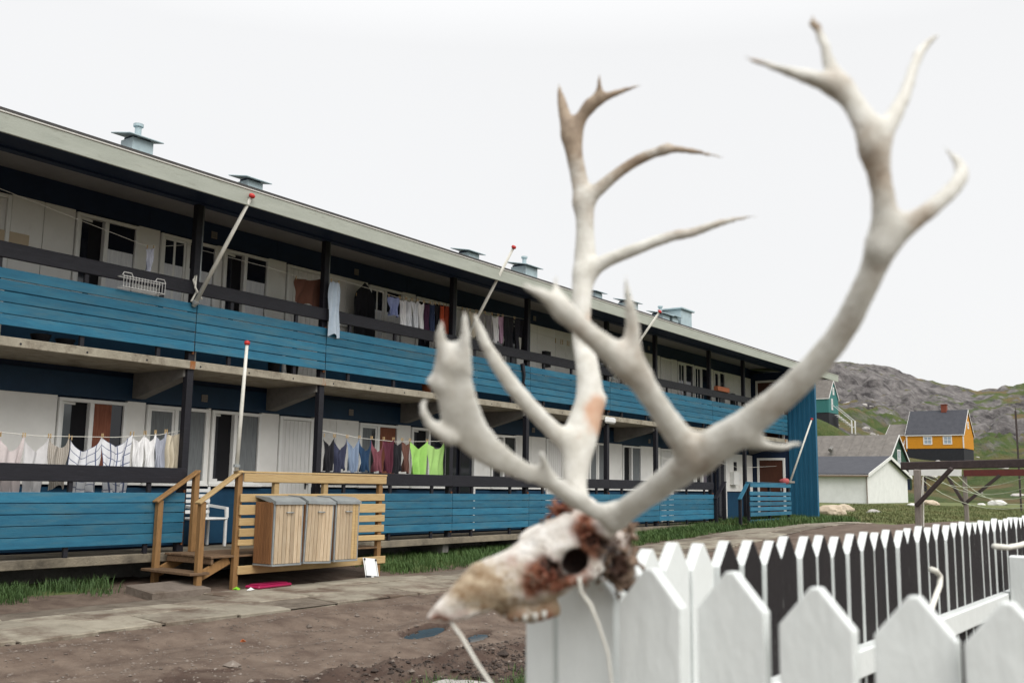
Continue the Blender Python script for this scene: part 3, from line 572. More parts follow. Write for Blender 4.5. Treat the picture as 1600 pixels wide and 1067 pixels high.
# ------------------------------------------------------------------ bin cabinets
def cabinet(X0, X1, label, lean, first):
    t = thing('bin_cabinet', ((X0 + X1) / 2, 11.14, .43), label, 'bin cabinet', 'bin cabinets hung on the pine landing'); Yn, Yb = 10.94, 11.355
    z0, z1 = .43, 1.34; n0 = len(bpy.data.objects)
    parts = []
    parts.append(MB().box((X0 + .012, Yn + .03, z0 + .03), (X1 - .012, Yb, z1 - .02)).build('body', M_NAVY, t))
    fr = MB().box((X0, Yn - .002, z0), (X1, Yb, z0 + .028), .004).box((X0, Yn + .002, z0 + .03), (X0 + .022, Yn + .028, z1 - .03), .003).box((X1 - .022, Yn + .002, z0 + .03), (X1, Yn + .028, z1 - .03), .003); parts.append(fr.build('frame', M_STEEL, t))
    parts.append(MB().prism([(Yn - .03, z1 - .045), (Yn - .03, z1 - .005), (Yn + .12, z1 + .055), (Yb, z1 + .075), (Yb, z1 + .055), (Yn - .01, z1 - .045)], 0, X0 - .006, X1 + .006).build('lid', M_STEEL, t))
    n = 7; w = (X1 - X0 - .05) / n
    for i in range(n): parts.append(pbox('slat', (X0 + .025 + i * w + .003, Yn - .004 - .003 * random.random(), z0 + .032), (X0 + .025 + (i + 1) * w - .003, Yn + .022, z1 - .035), M_SLATV if random.random() < .86 else M_PINE, t, .004))
    m = 6; wy = (Yb - Yn - .04) / m
    for i in range(m):
        for xa, xb in ((X0 - .006, X0 + .011), (X1 - .011, X1 + .006)): parts.append(pbox('side_slat', (xa, Yn + .03 + i * wy + .003, z0 + .032), (xb, Yn + .03 + (i + 1) * wy - .003, z1 - .012), M_SLATR, t, .003))
    xc = (X0 + X1) / 2; parts.append(MB().tube([(xc - .055, Yn - .004, z1 - .16), (xc - .055, Yn - .035, z1 - .16), (xc + .055, Yn - .035, z1 - .16), (xc + .055, Yn - .004, z1 - .16)], .009, 8).build('handle', M_STEEL, t, smooth=True))
    t.rotation_euler = (0, lean, 0)
cabinet(9.62, 10.17, 'wooden slatted bin cabinet nearest the pine steps, brown side showing', .004, True)
cabinet(10.21, 10.76, 'wooden slatted bin cabinet hanging crooked between the two others', .035, False)
cabinet(10.82, 11.33, 'wooden slatted bin cabinet beside the bare slats of the landing', .012, False)
# ------------------------------------------------------------------ garden chair on the landing
def chair(x, y, z, label):
    t = thing('garden_chair', (x, y, z), label, 'chair'); w = .56
    for dx in (0, w): 
        for dy in (0, .44): pbox('leg', (x + dx - .022, y + dy - .022, z + .001), (x + dx + .022, y + dy + .022, z + .42), M_PLASTIC, t, .008)
    MB().box((x - .03, y - .03, z + .421), (x + w + .03, y + .47, z + .455), .012).build('seat', M_PLASTIC, t)
    for i in range(5): pbox('back_slat', (x - .01, y + .43, z + .51 + i * .085), (x + w + .01, y + .455, z + .565 + i * .085), M_PLASTIC, t, .006)
    for dx in (-.02, w - .02): pbox('back_upright', (x + dx, y + .456, z + .40), (x + dx + .045, y + .485, z + .94), M_PLASTIC, t, .006)
    for dx in (-.03, w - .02): MB().prism([(y - .02, z + .62), (y + .455, z + .66), (y + .455, z + .62), (y + .02, z + .585), (y + .0, z + .456), (y - .03, z + .456)], 0, x + dx, x + dx + .05).build('armrest', M_PLASTIC, t)
chair(9.95, 13.1, Z1, 'white plastic garden chair with slatted back on the lower balcony')
# ------------------------------------------------------------------ litter by the landing
def lie(x, y): return gz1(x, y)
t = thing('storage_lid', (9.75, 11.2, lie(9.75, 11.2)), 'flat crimson plastic lid lying beside the footpath', 'lid'); z = lie(9.75, 11.2) + .03; M_CRIM = mat('crimson_plastic', (.34, .015, .075), (.28, .01, .06), 5, .35)
A = rotz(.12); MB().box((9.45, 11.05, z), (10.15, 11.33, z + .045), .02, A).build('tray', M_CRIM, t); MB().box((9.51, 11.09, z + .0455), (10.09, 11.29, z + .06), .006, A).build('raised_panel', M_CRIM, t)
z = lie(12.0, 11.25)
t = thing('bathroom_scale', (12.0, 11.25, z), 'white glass bathroom scale propped against the landing', 'scale'); Rm = np.array([[1, 0, 0], [0, math.cos(1.2), -math.sin(1.2)], [0, math.sin(1.2), math.cos(1.2)]]) @ np.array(rotz(-.12)); pv = (11.95, 11.2, z + .02)
def sc(lo, hi, nm, m, c=.004): MB().box(lo, hi, c, Rm, pv).build(nm, m, t)
sc((11.80, 11.19, z + .02), (12.10, 11.53, z + .032), 'glass_plate', M_PLASTIC); sc((11.80, 11.19, z + .0325), (12.10, 11.235, z + .036), 'display_bar', M_BLACK, .001); sc((11.92, 11.197, z + .0365), (11.98, 11.228, z + .039), 'display', M_PLASTIC, .001)
for dx in (.015, .265): sc((11.80 + dx, 11.24, z + .0325), (11.80 + dx + .012, 11.50, z + .036), 'metal_strip', M_STEEL, .001); sc((11.80 + dx - .008, 11.485, z + .0365), (11.80 + dx + .022, 11.518, z + .05), 'foot', M_BLACK, .003)
for i, (x, y, c, nm, lb) in enumerate(((9.25, 11.22, (.22, .55, .03), 'plastic_scrap', 'crumpled lime green plastic scrap by the crimson lid'), (9.33, 11.02, (.7, .7, .68), 'paper_scrap', 'crumpled white paper on the pavers by the crimson lid'), (6.75, 8.05, (.5, .14, .05), 'orange_peel', 'small orange scrap lying on the muddy track'))):
    V = [(x + (.07 if i < 2 else .035) * math.cos(a) * random.uniform(.6, 1.1), y + (.05 if i < 2 else .03) * math.sin(a) * random.uniform(.6, 1.1), lie(x, y) + .02 + random.uniform(0, .03)) for a in np.linspace(0, 6.28, 9)[:-1]]
    MB().add(V + [(x, y, lie(x, y) + (.075 if i < 2 else .05)), (x, y, lie(x, y) + .02)], [(k, (k + 1) % 8, 8) for k in range(8)] + [((k + 1) % 8, k, 9) for k in range(8)]).build(nm, mat(nm, c, None, 10, .6), label=lb, cat='litter')
def stone(x, y, z, r, label=None, group=None, m=None, flat=.6, seed=0, name='boulder', cat='boulder'):
    bm = bmesh.new(); bmesh.ops.create_icosphere(bm, subdivisions=3, radius=1); rr = np.random.default_rng(seed); k = rr.normal(0, 1, (9, 3)); k /= np.linalg.norm(k, axis=1)[:, None]; off = rr.uniform(.62, .95, 9)
    for v in bm.verts:
        p = np.array(v.co); d = k @ p; c = d > off
        for i in np.nonzero(c)[0]: p = p - k[i] * (p @ k[i] - off[i]) * .85 if p @ k[i] > off[i] else p
        p = p * (1 + .05 * math.sin(p[0] * 7 + seed) * math.sin(p[1] * 6) + .03 * math.sin(p[2] * 13 + p[0] * 9)); v.co = Vector(p * (1.25, 1, flat) * np.array((r, r, r)))
    me = bpy.data.meshes.new(name); bm.to_mesh(me); bm.free(); me.materials.append(m or M_STONE); o = place(name, me, (x, y, z + r * flat * .45), None, (0, 0, rr.random() * 6.28))
    if label: o['label'] = label; o['category'] = cat
    if group: o['group'] = group
    return o
p = onZ(720, 1060, .1); stone(p[0], p[1], gz1(p[0], p[1]) - .05, .27, 'flat pale stone at the muddy edge of the track', None, flat=.28, seed=5)
# ------------------------------------------------------------------ flagpoles
def flagpole(a, b, r, label):
    a = np.array(a, float); b = np.array(b, float); t = thing('flagpole', a, label, 'flagpole', 'flagpoles on the balconies'); d = (b - a) / np.linalg.norm(b - a)
    MB().tube([a, a + (b - a) * .5, b], [r, r * .92, r * .75], 10).build('pole', M_WHITEPOLE, t, smooth=True)
    MB().tube([b, b + d * .012, b + d * .05, b + d * .065], [r * .8, r * 1.35, r * 1.35, r * .6], 10).build('finial', M_REDCAP, t, smooth=True)
    MB().tube([a + d * .05 + (0, 0, .0), a + d * .09], r * 1.6, 10).build('bracket_ring', M_STEEL, t)
    return t
f1 = flagpole((9.16, 12.44, 4.22), (9.25, 11.36, 5.76), .034, 'thick slanting flagpole tied to the upper rail by the frilly wire basket')
MB().tube([(9.10, 12.42, 4.28), (9.20, 12.44, 4.45), (9.12, 12.43, 4.62), (9.18, 12.45, 4.70), (9.14, 12.40, 4.5), (9.24, 12.36, 4.33)], .016, 6).build('lashing', M_ROPE, f1, smooth=True)
flagpole((15.60, 12.44, 4.25), (15.55, 11.08, 6.26), .036, 'slanting flagpole behind the white and orange washing')
flagpole((21.9, 12.44, 4.30), (21.85, 11.07, 5.93), .036, 'slanting flagpole below the chimneys at the far end')
flagpole((32.3, 11.62, 1.80), onX(1268, 656, 32.9), .035, 'slanting flagpole on the blue landing')
flagpole((9.30, 11.42, 1.762), (9.32, 11.36, 3.57), .031, 'upright white flagpole at the pine steps')
# wire basket on the upper rail
t = thing('wire_basket', (8.2, 12.40, 4.275), 'frilly white wire planter basket on the blue balcony boards', 'basket')
for z in (4.285, 4.44): MB().tube([(7.86, 12.42, z), (7.86, 12.29, z), (8.55, 12.29, z), (8.55, 12.42, z), (7.86, 12.42, z)], .006, 6).build('rim_wire', M_WIRE, t)
for i in range(15): x = 7.87 + i * .048; MB().tube([(x, 12.289, 4.28), (x, 12.285, 4.45)], .004, 5).build('upright_wire', M_WIRE, t)
for x in (7.93, 8.46): MB().tube([(x - .08, 12.29, 4.45), (x - .06, 12.29, 4.49), (x + .06, 12.29, 4.49), (x + .08, 12.29, 4.45)], .007, 6).build('scroll', M_WIRE, t)
#LAUNDRY
# ------------------------------------------------------------------ washing lines and washing
def cmat(name, c, pat=None):
    if 'cloth_' + name in MATS: return MATS['cloth_' + name]
    if pat is None: return mat('cloth_' + name, c, tuple(q * .88 for q in c), 8, .9, .15, 60)
    if 'cloth_' + name in MATS: return MATS['cloth_' + name]
    m = bpy.data.materials.new('cloth_' + name); m.use_nodes = True; N = m.node_tree.nodes; L = m.node_tree.links; b = N['Principled BSDF']; b.inputs['Roughness'].default_value = .9
    uv = N.new('ShaderNodeUVMap'); sp = N.new('ShaderNodeSeparateXYZ'); L.new(uv.outputs[0], sp.inputs[0]); outs = []
    for i, per in enumerate(pat[:2]):
        a = N.new('ShaderNodeMath'); a.operation = 'PINGPONG'; a.inputs[1].default_value = per / 2; L.new(sp.outputs[i], a.inputs[0]); l = N.new('ShaderNodeMath'); l.operation = 'LESS_THAN'; l.inputs[1].default_value = pat[2]; L.new(a.outputs[0], l.inputs[0]); outs.append(l)
    mxm = N.new('ShaderNodeMath'); mxm.operation = 'MAXIMUM'; L.new(outs[0].outputs[0], mxm.inputs[0]); L.new(outs[1].outputs[0], mxm.inputs[1])
    mm = N.new('ShaderNodeMix'); mm.data_type = 'RGBA'; L.new(mxm.outputs[0], mm.inputs[0]); mm.inputs[6].default_value = (*c, 1); mm.inputs[7].default_value = (*pat[3], 1); L.new(mm.outputs[2], b.inputs['Base Color']); MATS['cloth_' + name] = m; return m
def washing(name, x0, x1, zl, length, m, label, cat, group, Y=12.72, sag=.12, folds=3, pinch=.06, legs=False, seed=0, sleeves=False):
    """cloth pegged at both ends of its top edge, with swagged top, folds and an uneven hem"""
    r = random.Random(seed * 31 + int(x0 * 100)); nu, nv = 22, 12; V = []; UVc = []; w = x1 - x0; ph = r.random() * 6; amp = .018 + .02 * r.random()
    zl0, zl1 = (zl if hasattr(zl, '__len__') else (zl, zl))
    for i in range(nu + 1):
        u = i / nu
        for j in range(nv + 1):
            v = j / nv; top = zl0 + (zl1 - zl0) * u - sag * 1.25 * (1 - abs(2 * u - 1) ** (2.1 + .4 * math.sin(ph))) * (1 + .12 * math.sin(7 * u + ph))
            bot = (zl0 + zl1) / 2 - length - .03 * math.sin(u * 5 + ph) - .02 * math.cos(u * 13 + ph)
            xx = x0 + w * (u + (pinch * (.5 - u) * 2 * v ** .7)) + .012 * math.sin(9 * v + ph + 4 * u)
            yy = Y + (amp + .012) * (.25 + v) * math.sin(u * folds * 6.28 + ph + 1.6 * v + .8 * math.sin(3 * u + ph)) + .02 * math.sin((u - .5) * 9 * (1.2 - v)) * (1 - v) + .012 * math.sin(u * 15 + 5 * v)
            V.append((xx, yy, top + (bot - top) * v)); UVc.append((u * w, v * length))
    F = []
    for i in range(nu):
        for j in range(nv):
            if legs and j > nv * .42 and abs(i - nu / 2 + .5) < 1.2: continue
            F.append((i * (nv + 1) + j, (i + 1) * (nv + 1) + j, (i + 1) * (nv + 1) + j + 1, i * (nv + 1) + j + 1))
    t = thing(name, ((x0 + x1) / 2, Y, (zl0 + zl1) / 2 - length), label, cat, group); b = MB().add(V, F); me, o = b.mesh('cloth', m, True)
    uvl = me.uv_layers.new(name='UVMap')
    for l in me.loops: uvl.data[l.index].uv = UVc[l.vertex_index]
    finish(bpy.data.objects.new('cloth', me), t, o)
    for x, z in ((x0 + .01, zl0), (x1 - .01, zl1)): MB().box((x - .005, Y - .010, z - .03), (x + .005, Y + .010, z + .032), .002, rotz(r.uniform(-.3, .3))).build('peg', M_PEG, t)
def line_rope(pts, label, name='washing_line', r=.005):
    MB().tube(pts, r, 6).build(name, M_ROPE, None, smooth=True, label=label, cat='washing line', group='washing lines')
YL = 12.72
def X(px, py, Y=YL): return onY(px, py, Y)
GL, GU, GR = 'washing on the lower line beside the pine steps', 'washing on the upper line', 'washing on the lower line beyond the white door'
def row(lst, ya, yb, xa, xb, grp, Y=YL):
    for k, (a, b, ln, nm, c, lab, cat, kw) in enumerate(lst):
        f = lambda q: ya + (yb - ya) * (q - xa) / (xb - xa)
        p0, p1 = X(a, f(a), Y), X(b, f(b), Y); washing(nm, p0[0], p1[0], (p0[2], p1[2]), ln, c, lab, cat, grp, Y=Y, seed=k + len(grp), **kw)
WHT = cmat('white', (.80, .80, .80)); 
p0, p1 = X(-60, 676), np.array((9.245, YL - .14, 0)); q = X(291, 671)
line_rope([X(-160, 680), X(0, 675), X(60, 681), X(180, 683), X(250, 679), X(291, 671)], 'cord of the lower washing line tied to the post by the pine steps')
row([(-45, 0, .78, 'bed_sheet', cmat('offwhite', (.56, .54, .52)), 'greyish white sheet at the line end away from the post', 'laundry', {'sag': .12}), (0, 37, .80, 'bed_sheet', cmat('pinkwhite', (.58, .52, .51)), 'pale pinkish white cloth on the lower washing line', 'laundry', {'sag': .16, 'folds': 2}), (38, 77, .80, 'towel', cmat('white2', (.60, .59, .59)), 'plain white cloth between pinkish and dotted cloths', 'laundry', {'sag': .16, 'folds': 2}),
     (78, 109, .70, 'dotted_cloth', cmat('dots', (.48, .45, .39), (.02, .02, .004, (.24, .21, .18))), 'beige dotted cloth on the lower washing line', 'laundry', {'sag': .13, 'folds': 2})], 677, 682, -45, 110, GL)
row([(111, 160, .84, 'checked_cloth', cmat('check', (.64, .65, .67), (.13, .13, .007, (.10, .12, .20))), 'white cloth with blue check lines next to the dotted one', 'laundry', {'sag': .16, 'folds': 3}), (160, 205, .84, 'checked_cloth', cmat('check', None), 'white cloth with blue check lines next to the white vests', 'laundry', {'sag': .12, 'folds': 3}),
     (208, 226, .60, 'vest', WHT, 'white vest beside the checked cloth', 'laundry', {'sag': .1}), (227, 243, .62, 'vest', WHT, 'white vest beside the grey vest', 'laundry', {'sag': .1}), (243, 259, .62, 'vest', cmat('greyblue', (.38, .40, .46)), 'grey blue vest between white and cream garments', 'laundry', {'sag': .10}), (260, 284, .62, 'shirt', cmat('cream', (.58, .52, .40)), 'cream shirt at the post by the pine steps', 'laundry', {'sag': .06})], 684, 672, 110, 288, GL)
line_rope([X(500, 672), X(560, 684), X(620, 690), X(700, 689), X(760, 683), X(823, 681)], 'cord of the lower washing line beyond the white door')
row([(506, 522, .62, 'vest', cmat('black', (.016, .016, .02)), 'black vest hanging next to the post', 'laundry', {'sag': .14}), (523, 542, .62, 'vest', cmat('navy', (.035, .04, .075)), 'dark navy vest next to the black one', 'laundry', {'sag': .2}), (543, 561, .62, 'vest', cmat('bluegrey', (.20, .26, .36)), 'pale blue grey vest between navy vests', 'laundry', {'sag': .16}), (562, 580, .62, 'vest', cmat('deepblue', (.015, .045, .10)), 'deep blue vest next to the wine red one', 'laundry', {'sag': .2}),
     (581, 599, .62, 'vest', cmat('wine', (.17, .055, .07)), 'wine red vest with a deep neckline', 'laundry', {'sag': .2}), (600, 614, .62, 'vest', cmat('maroon', (.09, .02, .035)), 'dark maroon vest next to a black one', 'laundry', {'sag': .06}), (615, 628, .62, 'vest', cmat('black', None), 'black vest between maroon and brown ones', 'laundry', {'sag': .1}), (629, 640, .62, 'vest', cmat('brown', (.13, .06, .045)), 'brown vest next to the lime green tops', 'laundry', {'sag': .08}),
     (641, 667, .72, 'top', cmat('lime', (.30, .56, .13)), 'lime green top next to the brown vest', 'laundry', {'sag': .12, 'folds': 2}), (668, 694, .72, 'top', cmat('lime2', (.33, .55, .17)), 'lime green top at the end of its row', 'laundry', {'sag': .12, 'folds': 2})], 680, 690, 506, 695, GR)
line_rope([X(-120, 262), X(0, 295), X(232, 386), X(309, 382)], 'cord of the upper washing line with a single sock', r=.004)
row([(229, 241, .36, 'sock', cmat('paleblue', (.52, .54, .62)), 'single pale cloth hanging on the upper line', 'laundry', {'sag': .02, 'folds': 1})], 386, 387, 229, 241, GU)
line_rope([X(311, 390), X(420, 418), X(470, 434), X(514, 432), X(620, 464), X(718, 480), X(826, 500)], 'cord of the upper washing line past the brown cardigan', r=.004)
row([(462, 503, .50, 'cardigan', cmat('rustknit', (.10, .04, .024)), 'dark rust brown cardigan on the upper line', 'laundry', {'sag': .03, 'folds': 2, 'pinch': -.05})], 434, 435, 462, 503, GU)
row([(517, 530, .98, 'jeans', cmat('bleached', (.42, .50, .58)), 'bleached jeans hanging over the upper rail', 'laundry', {'sag': .02, 'folds': 2, 'pinch': -.3})], 438, 441, 517, 530, GU, 12.42)
row([(607, 624, .38, 'shorts', cmat('periwinkle', (.27, .32, .55)), 'periwinkle blue shorts beside a row of white shirts', 'laundry', {'sag': .02}), (625, 634, .60, 'shirt', WHT, 'white shirt next to the periwinkle shorts', 'laundry', {'sag': .06}), (635, 643, .6, 'shirt', cmat('white3', (.74, .76, .79)), 'white shirt with a white neighbour and a shirt by the shorts', 'laundry', {'sag': .06}), (644, 652, .6, 'shirt', cmat('white3', None), 'white shirt one place from the plum garment', 'laundry', {'sag': .06}), (653, 662, .6, 'shirt', WHT, 'white shirt next to the plum garment', 'laundry', {'sag': .06}),
     (663, 671, .62, 'shirt', cmat('plum', (.07, .025, .06)), 'plum shirt on the upper line', 'laundry', {'sag': .05}), (672, 679, .62, 'shirt', cmat('navy2', (.04, .06, .12)), 'navy shirt on the upper line', 'laundry', {'sag': .05}), (680, 686, .6, 'shirt', cmat('black', None), 'black shirt beside the orange garments', 'laundry', {'sag': .04}), (687, 694, .50, 'shirt', cmat('orange', (.50, .09, .035)), 'orange shirt beside the black one', 'laundry', {'sag': .04}), (697, 704, .74, 'trousers', cmat('orange2', (.52, .10, .05)), 'longer orange garment next to the post', 'laundry', {'sag': .02})], 462, 478, 607, 704, GU)
row([(722, 730, .55, 'shirt', cmat('beige', (.45, .40, .33)), 'beige shirt beyond the slanting flagpole', 'laundry', {'sag': .04}), (734, 744, .55, 'shirt', cmat('cream', None), 'cream shirt beyond the slanting flagpole', 'laundry', {'sag': .05}), (746, 757, .6, 'shirt', cmat('taupe', (.26, .25, .25)), 'taupe shirt on the upper line', 'laundry', {'sag': .05}), (758, 768, .6, 'shirt', cmat('taupe', None), 'second taupe shirt next to the white one', 'laundry', {'sag': .05}), (769, 778, .6, 'shirt', WHT, 'white shirt next to the pink one', 'laundry', {'sag': .08}), (779, 785, .6, 'shirt', cmat('pink', (.52, .34, .46)), 'pale pink shirt next to black trousers', 'laundry', {'sag': .04}), (786, 803, .78, 'trousers', cmat('black', None), 'black trousers next to the pink shirt', 'laundry', {'sag': .02, 'legs': True}), (804, 823, .8, 'trousers', cmat('black2', (.02, .02, .027)), 'black trousers next to the post', 'laundry', {'sag': .02, 'legs': True})], 482, 500, 722, 823, GU)
# jacket on the wall, empty pegs on a line
washing('jacket', 13.72, 14.22, (5.28, 5.28), 1.02, cmat('black', None), 'long black jacket hanging against the upper wall', 'laundry', None, Y=13.55, sag=-.20, folds=2, pinch=-.15)
t = thing('peg_line', (20.9, 13.3, 5.2), 'washing line with empty pegs before the upper wall', 'washing line', 'washing lines'); MB().tube([(18.3, 13.2, 5.32), (20.5, 13.3, 5.27), (22.2, 13.3, 5.27), (24.5, 13.2, 5.32)], .004, 6).build('cord', M_ROPE, t)
for x in (20.55, 20.8, 20.88, 21.1, 21.18, 21.45, 21.6, 21.66, 21.95, 22.05, 22.2): MB().box((x - .008, 13.285, 5.16), (x + .008, 13.305, 5.29), .003, rotz(.2)).build('peg', M_PEG, t)
line_rope([(24.6, 12.7, 2.5), (26.3, 12.75, 2.36), (28.0, 12.7, 2.5), (31, 12.8, 2.3), (34.6, 12.9, 2.45)], 'slack cord strung along the lower balcony towards the store')
# odds and ends on the balconies
p = onY(1128, 612, 12.49); t = thing('planter_box', (p[0], 12.49, 4.616), 'terracotta planter box standing on the dark upper rail', 'planter'); M_TERRA = mat('terracotta', (.36, .12, .055), (.28, .09, .04), 8, .8)
MB().box((p[0] - .45, 12.42, 4.617), (p[0] + .45, 12.57, 4.76), .01).build('box', M_TERRA, t); MB().box((p[0] - .42, 12.445, 4.762), (p[0] + .42, 12.545, 4.775)).build('soil', M_CLOD, t)
p = onY(817, 575, 12.45); MB().tube([(p[0] - .05, 12.43, 4.30), (p[0], 12.41, 4.05), (p[0] - .02, 12.42, 3.86), (p[0] + .06, 12.42, 3.80)], [.05, .035, .03, .02], 8).build('folded_umbrella', M_BLACK, None, smooth=True, label='folded black umbrella hooked over the blue boards', cat='umbrella')
MB().box((21.55, 12.40, 3.20), (22.05, 12.485, 3.36), .04).build('balcony_lamp', M_PLASTIC, blk)
p = onY(1226, 742, 11.75); t = thing('red_cloth', (p[0], 11.70, 1.84), 'small red and white cloth on the rail of the blue landing', 'cloth')
stone(31.9, 11.66, 1.80, .14, None, None, cmat('redcloth', (.40, .10, .10)), .9, 77, 'bundle').parent = t; bpy.data.objects['bundle'].location = (31.9 - p[0], -.04, .05)
for i, (x, z, h) in enumerate(((11.05, Z2, .52), (11.45, Z2, .44), (15.0, Z2, .5), (7.0, Z2, .12), (7.35, Z2, .10))):
    MB().tube([(x, 12.75, z + .002), (x, 12.75, z + h * .9), (x, 12.75, z + h)], [.09, .13, .14], 12).build('flower_pot', M_BLACK if i != 2 else M_TERRA, None, smooth=True, label=('tall dark pot before the upper window by the slanting flagpole', 'lower dark pot beside the tall one', 'terracotta pot below the periwinkle shorts', 'dark bowl in the gap under the blue boards', 'smaller dark bowl in the gap under the blue boards')[i], cat='pot')
#FENCE
# ------------------------------------------------------------------ white picket fence, two runs meeting at the skull
PT, PW = .024, .100
def picket_mesh(mats, dark):
    """pointed picket, 1 m tall, standing on z=0, face towards -Y; slot 1 is the bare inner face"""
    h = 1.0; prof = [(-PW / 2, 0), (PW / 2, 0), (PW / 2, h - .052), (.006, h), (-.006, h), (-PW / 2, h - .052)]; bm = bmesh.new()
    vs = [bm.verts.new((x, -PT / 2, z)) for x, z in prof]; f = bm.faces.new(vs); r = bmesh.ops.extrude_face_region(bm, geom=[f]); bmesh.ops.translate(bm, vec=(0, PT, 0), verts=[e for e in r['geom'] if isinstance(e, bmesh.types.BMVert)])
    bmesh.ops.recalc_face_normals(bm, faces=bm.faces)
    bmesh.ops.bevel(bm, geom=[e for e in bm.edges], offset=.0028, segments=2, affect='EDGES', profile=.6)
    me = bpy.data.meshes.new('picket'); bm.to_mesh(me); bm.free()
    for m in mats: me.materials.append(m)
    if dark:
        for p in me.polygons:
            if p.normal.y < -.9: p.material_index = 1
    return me
PM_W, PM_D = picket_mesh([M_PICKET], False), picket_mesh([M_PICKET, M_PICKDARK], True)
zf = .50
near = thing('picket_fence', (1.35, .3, zf), 'short white picket run with painted faces, skull at its end', 'fence', 'white picket fences')
for k in range(-0, 12):
    y = .804 - .118 * k; zt = 1.489 - .0042 * k + random.uniform(-.007, .005)
    o = place('picket', PM_W, (1.342, y, zt - 1.0), near, (random.gauss(0, .008), random.gauss(0, .009), -math.pi / 2 + random.gauss(0, .02)))
for z in (1.10, .68): MB().box((1.357, -.62, z - .04), (1.395, .845, z + .04), .005).build('rail', M_PICKET, near)
MB().box((1.345, .868, zf - .3), (1.415, .925, 1.44), .005).build('post', M_PICKET, near)
MB().box((1.357, -.5, zf - .3), (1.43, -.42, 1.43), .005).build('post', M_PICKET, near)
far = thing('picket_fence', (8, .75, zf), 'long white-edged picket run with bare dark inner faces', 'fence', 'white picket fences')
def yfar(x): return .913 - .028 * (x - 1.45)
k = 0; x = 1.475
while x < 14.5:
    zt = 1.492 - .012 * sstep(1.5, 2.6, x) + .008 * sstep(3, 6, x) + .05 * sstep(5.5, 12, x) + random.uniform(-.006, .006)
    place('picket', PM_W if (x < 2.0 or random.random() < .0) else PM_D, (x, yfar(x), zt - 1.0), far, (random.gauss(0, .003), random.gauss(0, .004), -.028 + random.gauss(0, .005)))
    x += .1195
for z in (1.135, .70):
    MB().bar((1.44, yfar(1.44) - .034, z), (14.5, yfar(14.5) - .034, z + .02), .042, .075, c=.005).build('rail', M_PICKET, far)
for x in (4.80, 7.3, 10.0, 13.0):
    MB().box((x - .04, yfar(x) - .14, zf - .3), (x + .04, yfar(x) - .058, 1.335), .006).build('post', M_PICKET, far)
p = at(1455, 888, 3.0)
MB().tube([onY(1446, 985, .70), onY(1457, 945, .715), onY(1468, 915, .73), onY(1469, 900, .735), onY(1463, 892, .738), onY(1455, 889, .74)], .009, 8).build('cord_hook', M_ROPE, None, smooth=True, label='stiff pale cord curling up inside the dark picket run', cat='cord')
MB().tube([onY(1553, 853, .66), onY(1575, 855, .63), onY(1592, 852, .60), onY(1640, 838, .55), onY(1700, 850, .5)], .010, 8).build('cord_end', M_ROPE, None, smooth=True, label='pale rope stretched level near the end post', cat='cord')

# ------------------------------------------------------------------ skull and antlers as smooth blended solids
def surface_nets(Dg, h, org):
    s = Dg < 0; nx, ny, nz = Dg.shape; C = [(i, j, k) for i in (0, 1) for j in (0, 1) for k in (0, 1)]
    cnt = sum(s[i:nx - 1 + i, j:ny - 1 + j, k:nz - 1 + k].astype(np.int8) for i, j, k in C); act = (cnt > 0) & (cnt < 8); ids = np.full(act.shape, -1, np.int64); idx = np.argwhere(act); ids[act] = np.arange(len(idx))
    acc = np.zeros((len(idx), 3)); n = np.zeros(len(idx)); val = {c: Dg[idx[:, 0] + c[0], idx[:, 1] + c[1], idx[:, 2] + c[2]] for c in C}
    for a in C:
        for ax in range(3):
            if a[ax]: continue
            b = list(a); b[ax] = 1; b = tuple(b); va, vb = val[a], val[b]; m = (va < 0) != (vb < 0); t = np.where(m, va / np.where(m, va - vb, 1), 0); P = np.array(a, float)[None].repeat(len(idx), 0); P[:, ax] = t; acc += P * m[:, None]; n += m
    V = (idx + acc / n[:, None]) * h + org; F = []
    for ax in range(3):
        sl0 = [slice(1, -1)] * 3; sl0[ax] = slice(0, -1); sl1 = [slice(1, -1)] * 3; sl1[ax] = slice(1, None); e = np.argwhere(s[tuple(sl0)] != s[tuple(sl1)]); o1, o2 = [q for q in range(3) if q != ax]
        e = e + np.array([0 if q == ax else 1 for q in range(3)]); inside = s[e[:, 0], e[:, 1], e[:, 2]]; q = []
        for (d1, d2) in ((0, 0), (1, 0), (1, 1), (0, 1)):
            c = e.copy(); c[:, o1] -= d1; c[:, o2] -= d2; q.append(ids[c[:, 0], c[:, 1], c[:, 2]])
        Q = np.stack(q, -1); flip = inside if ax != 1 else ~inside; Q[flip] = Q[flip][:, ::-1]; F.append(Q)
    return V, np.concatenate(F)
def catmull(P, n=7):
    P = np.array(P, float); Q = np.vstack([2 * P[0] - P[1], P, 2 * P[-1] - P[-2]]); out = []
    for i in range(1, len(Q) - 2):
        for t in np.linspace(0, 1, n, endpoint=False): a, b, c, d = Q[i - 1:i + 3]; out.append(.5 * (2 * b + (c - a) * t + (2 * a - 5 * b + 4 * c - d) * t * t + (3 * b - a - 3 * c + d) * t ** 3))
    out.append(P[-1]); return np.array(out)
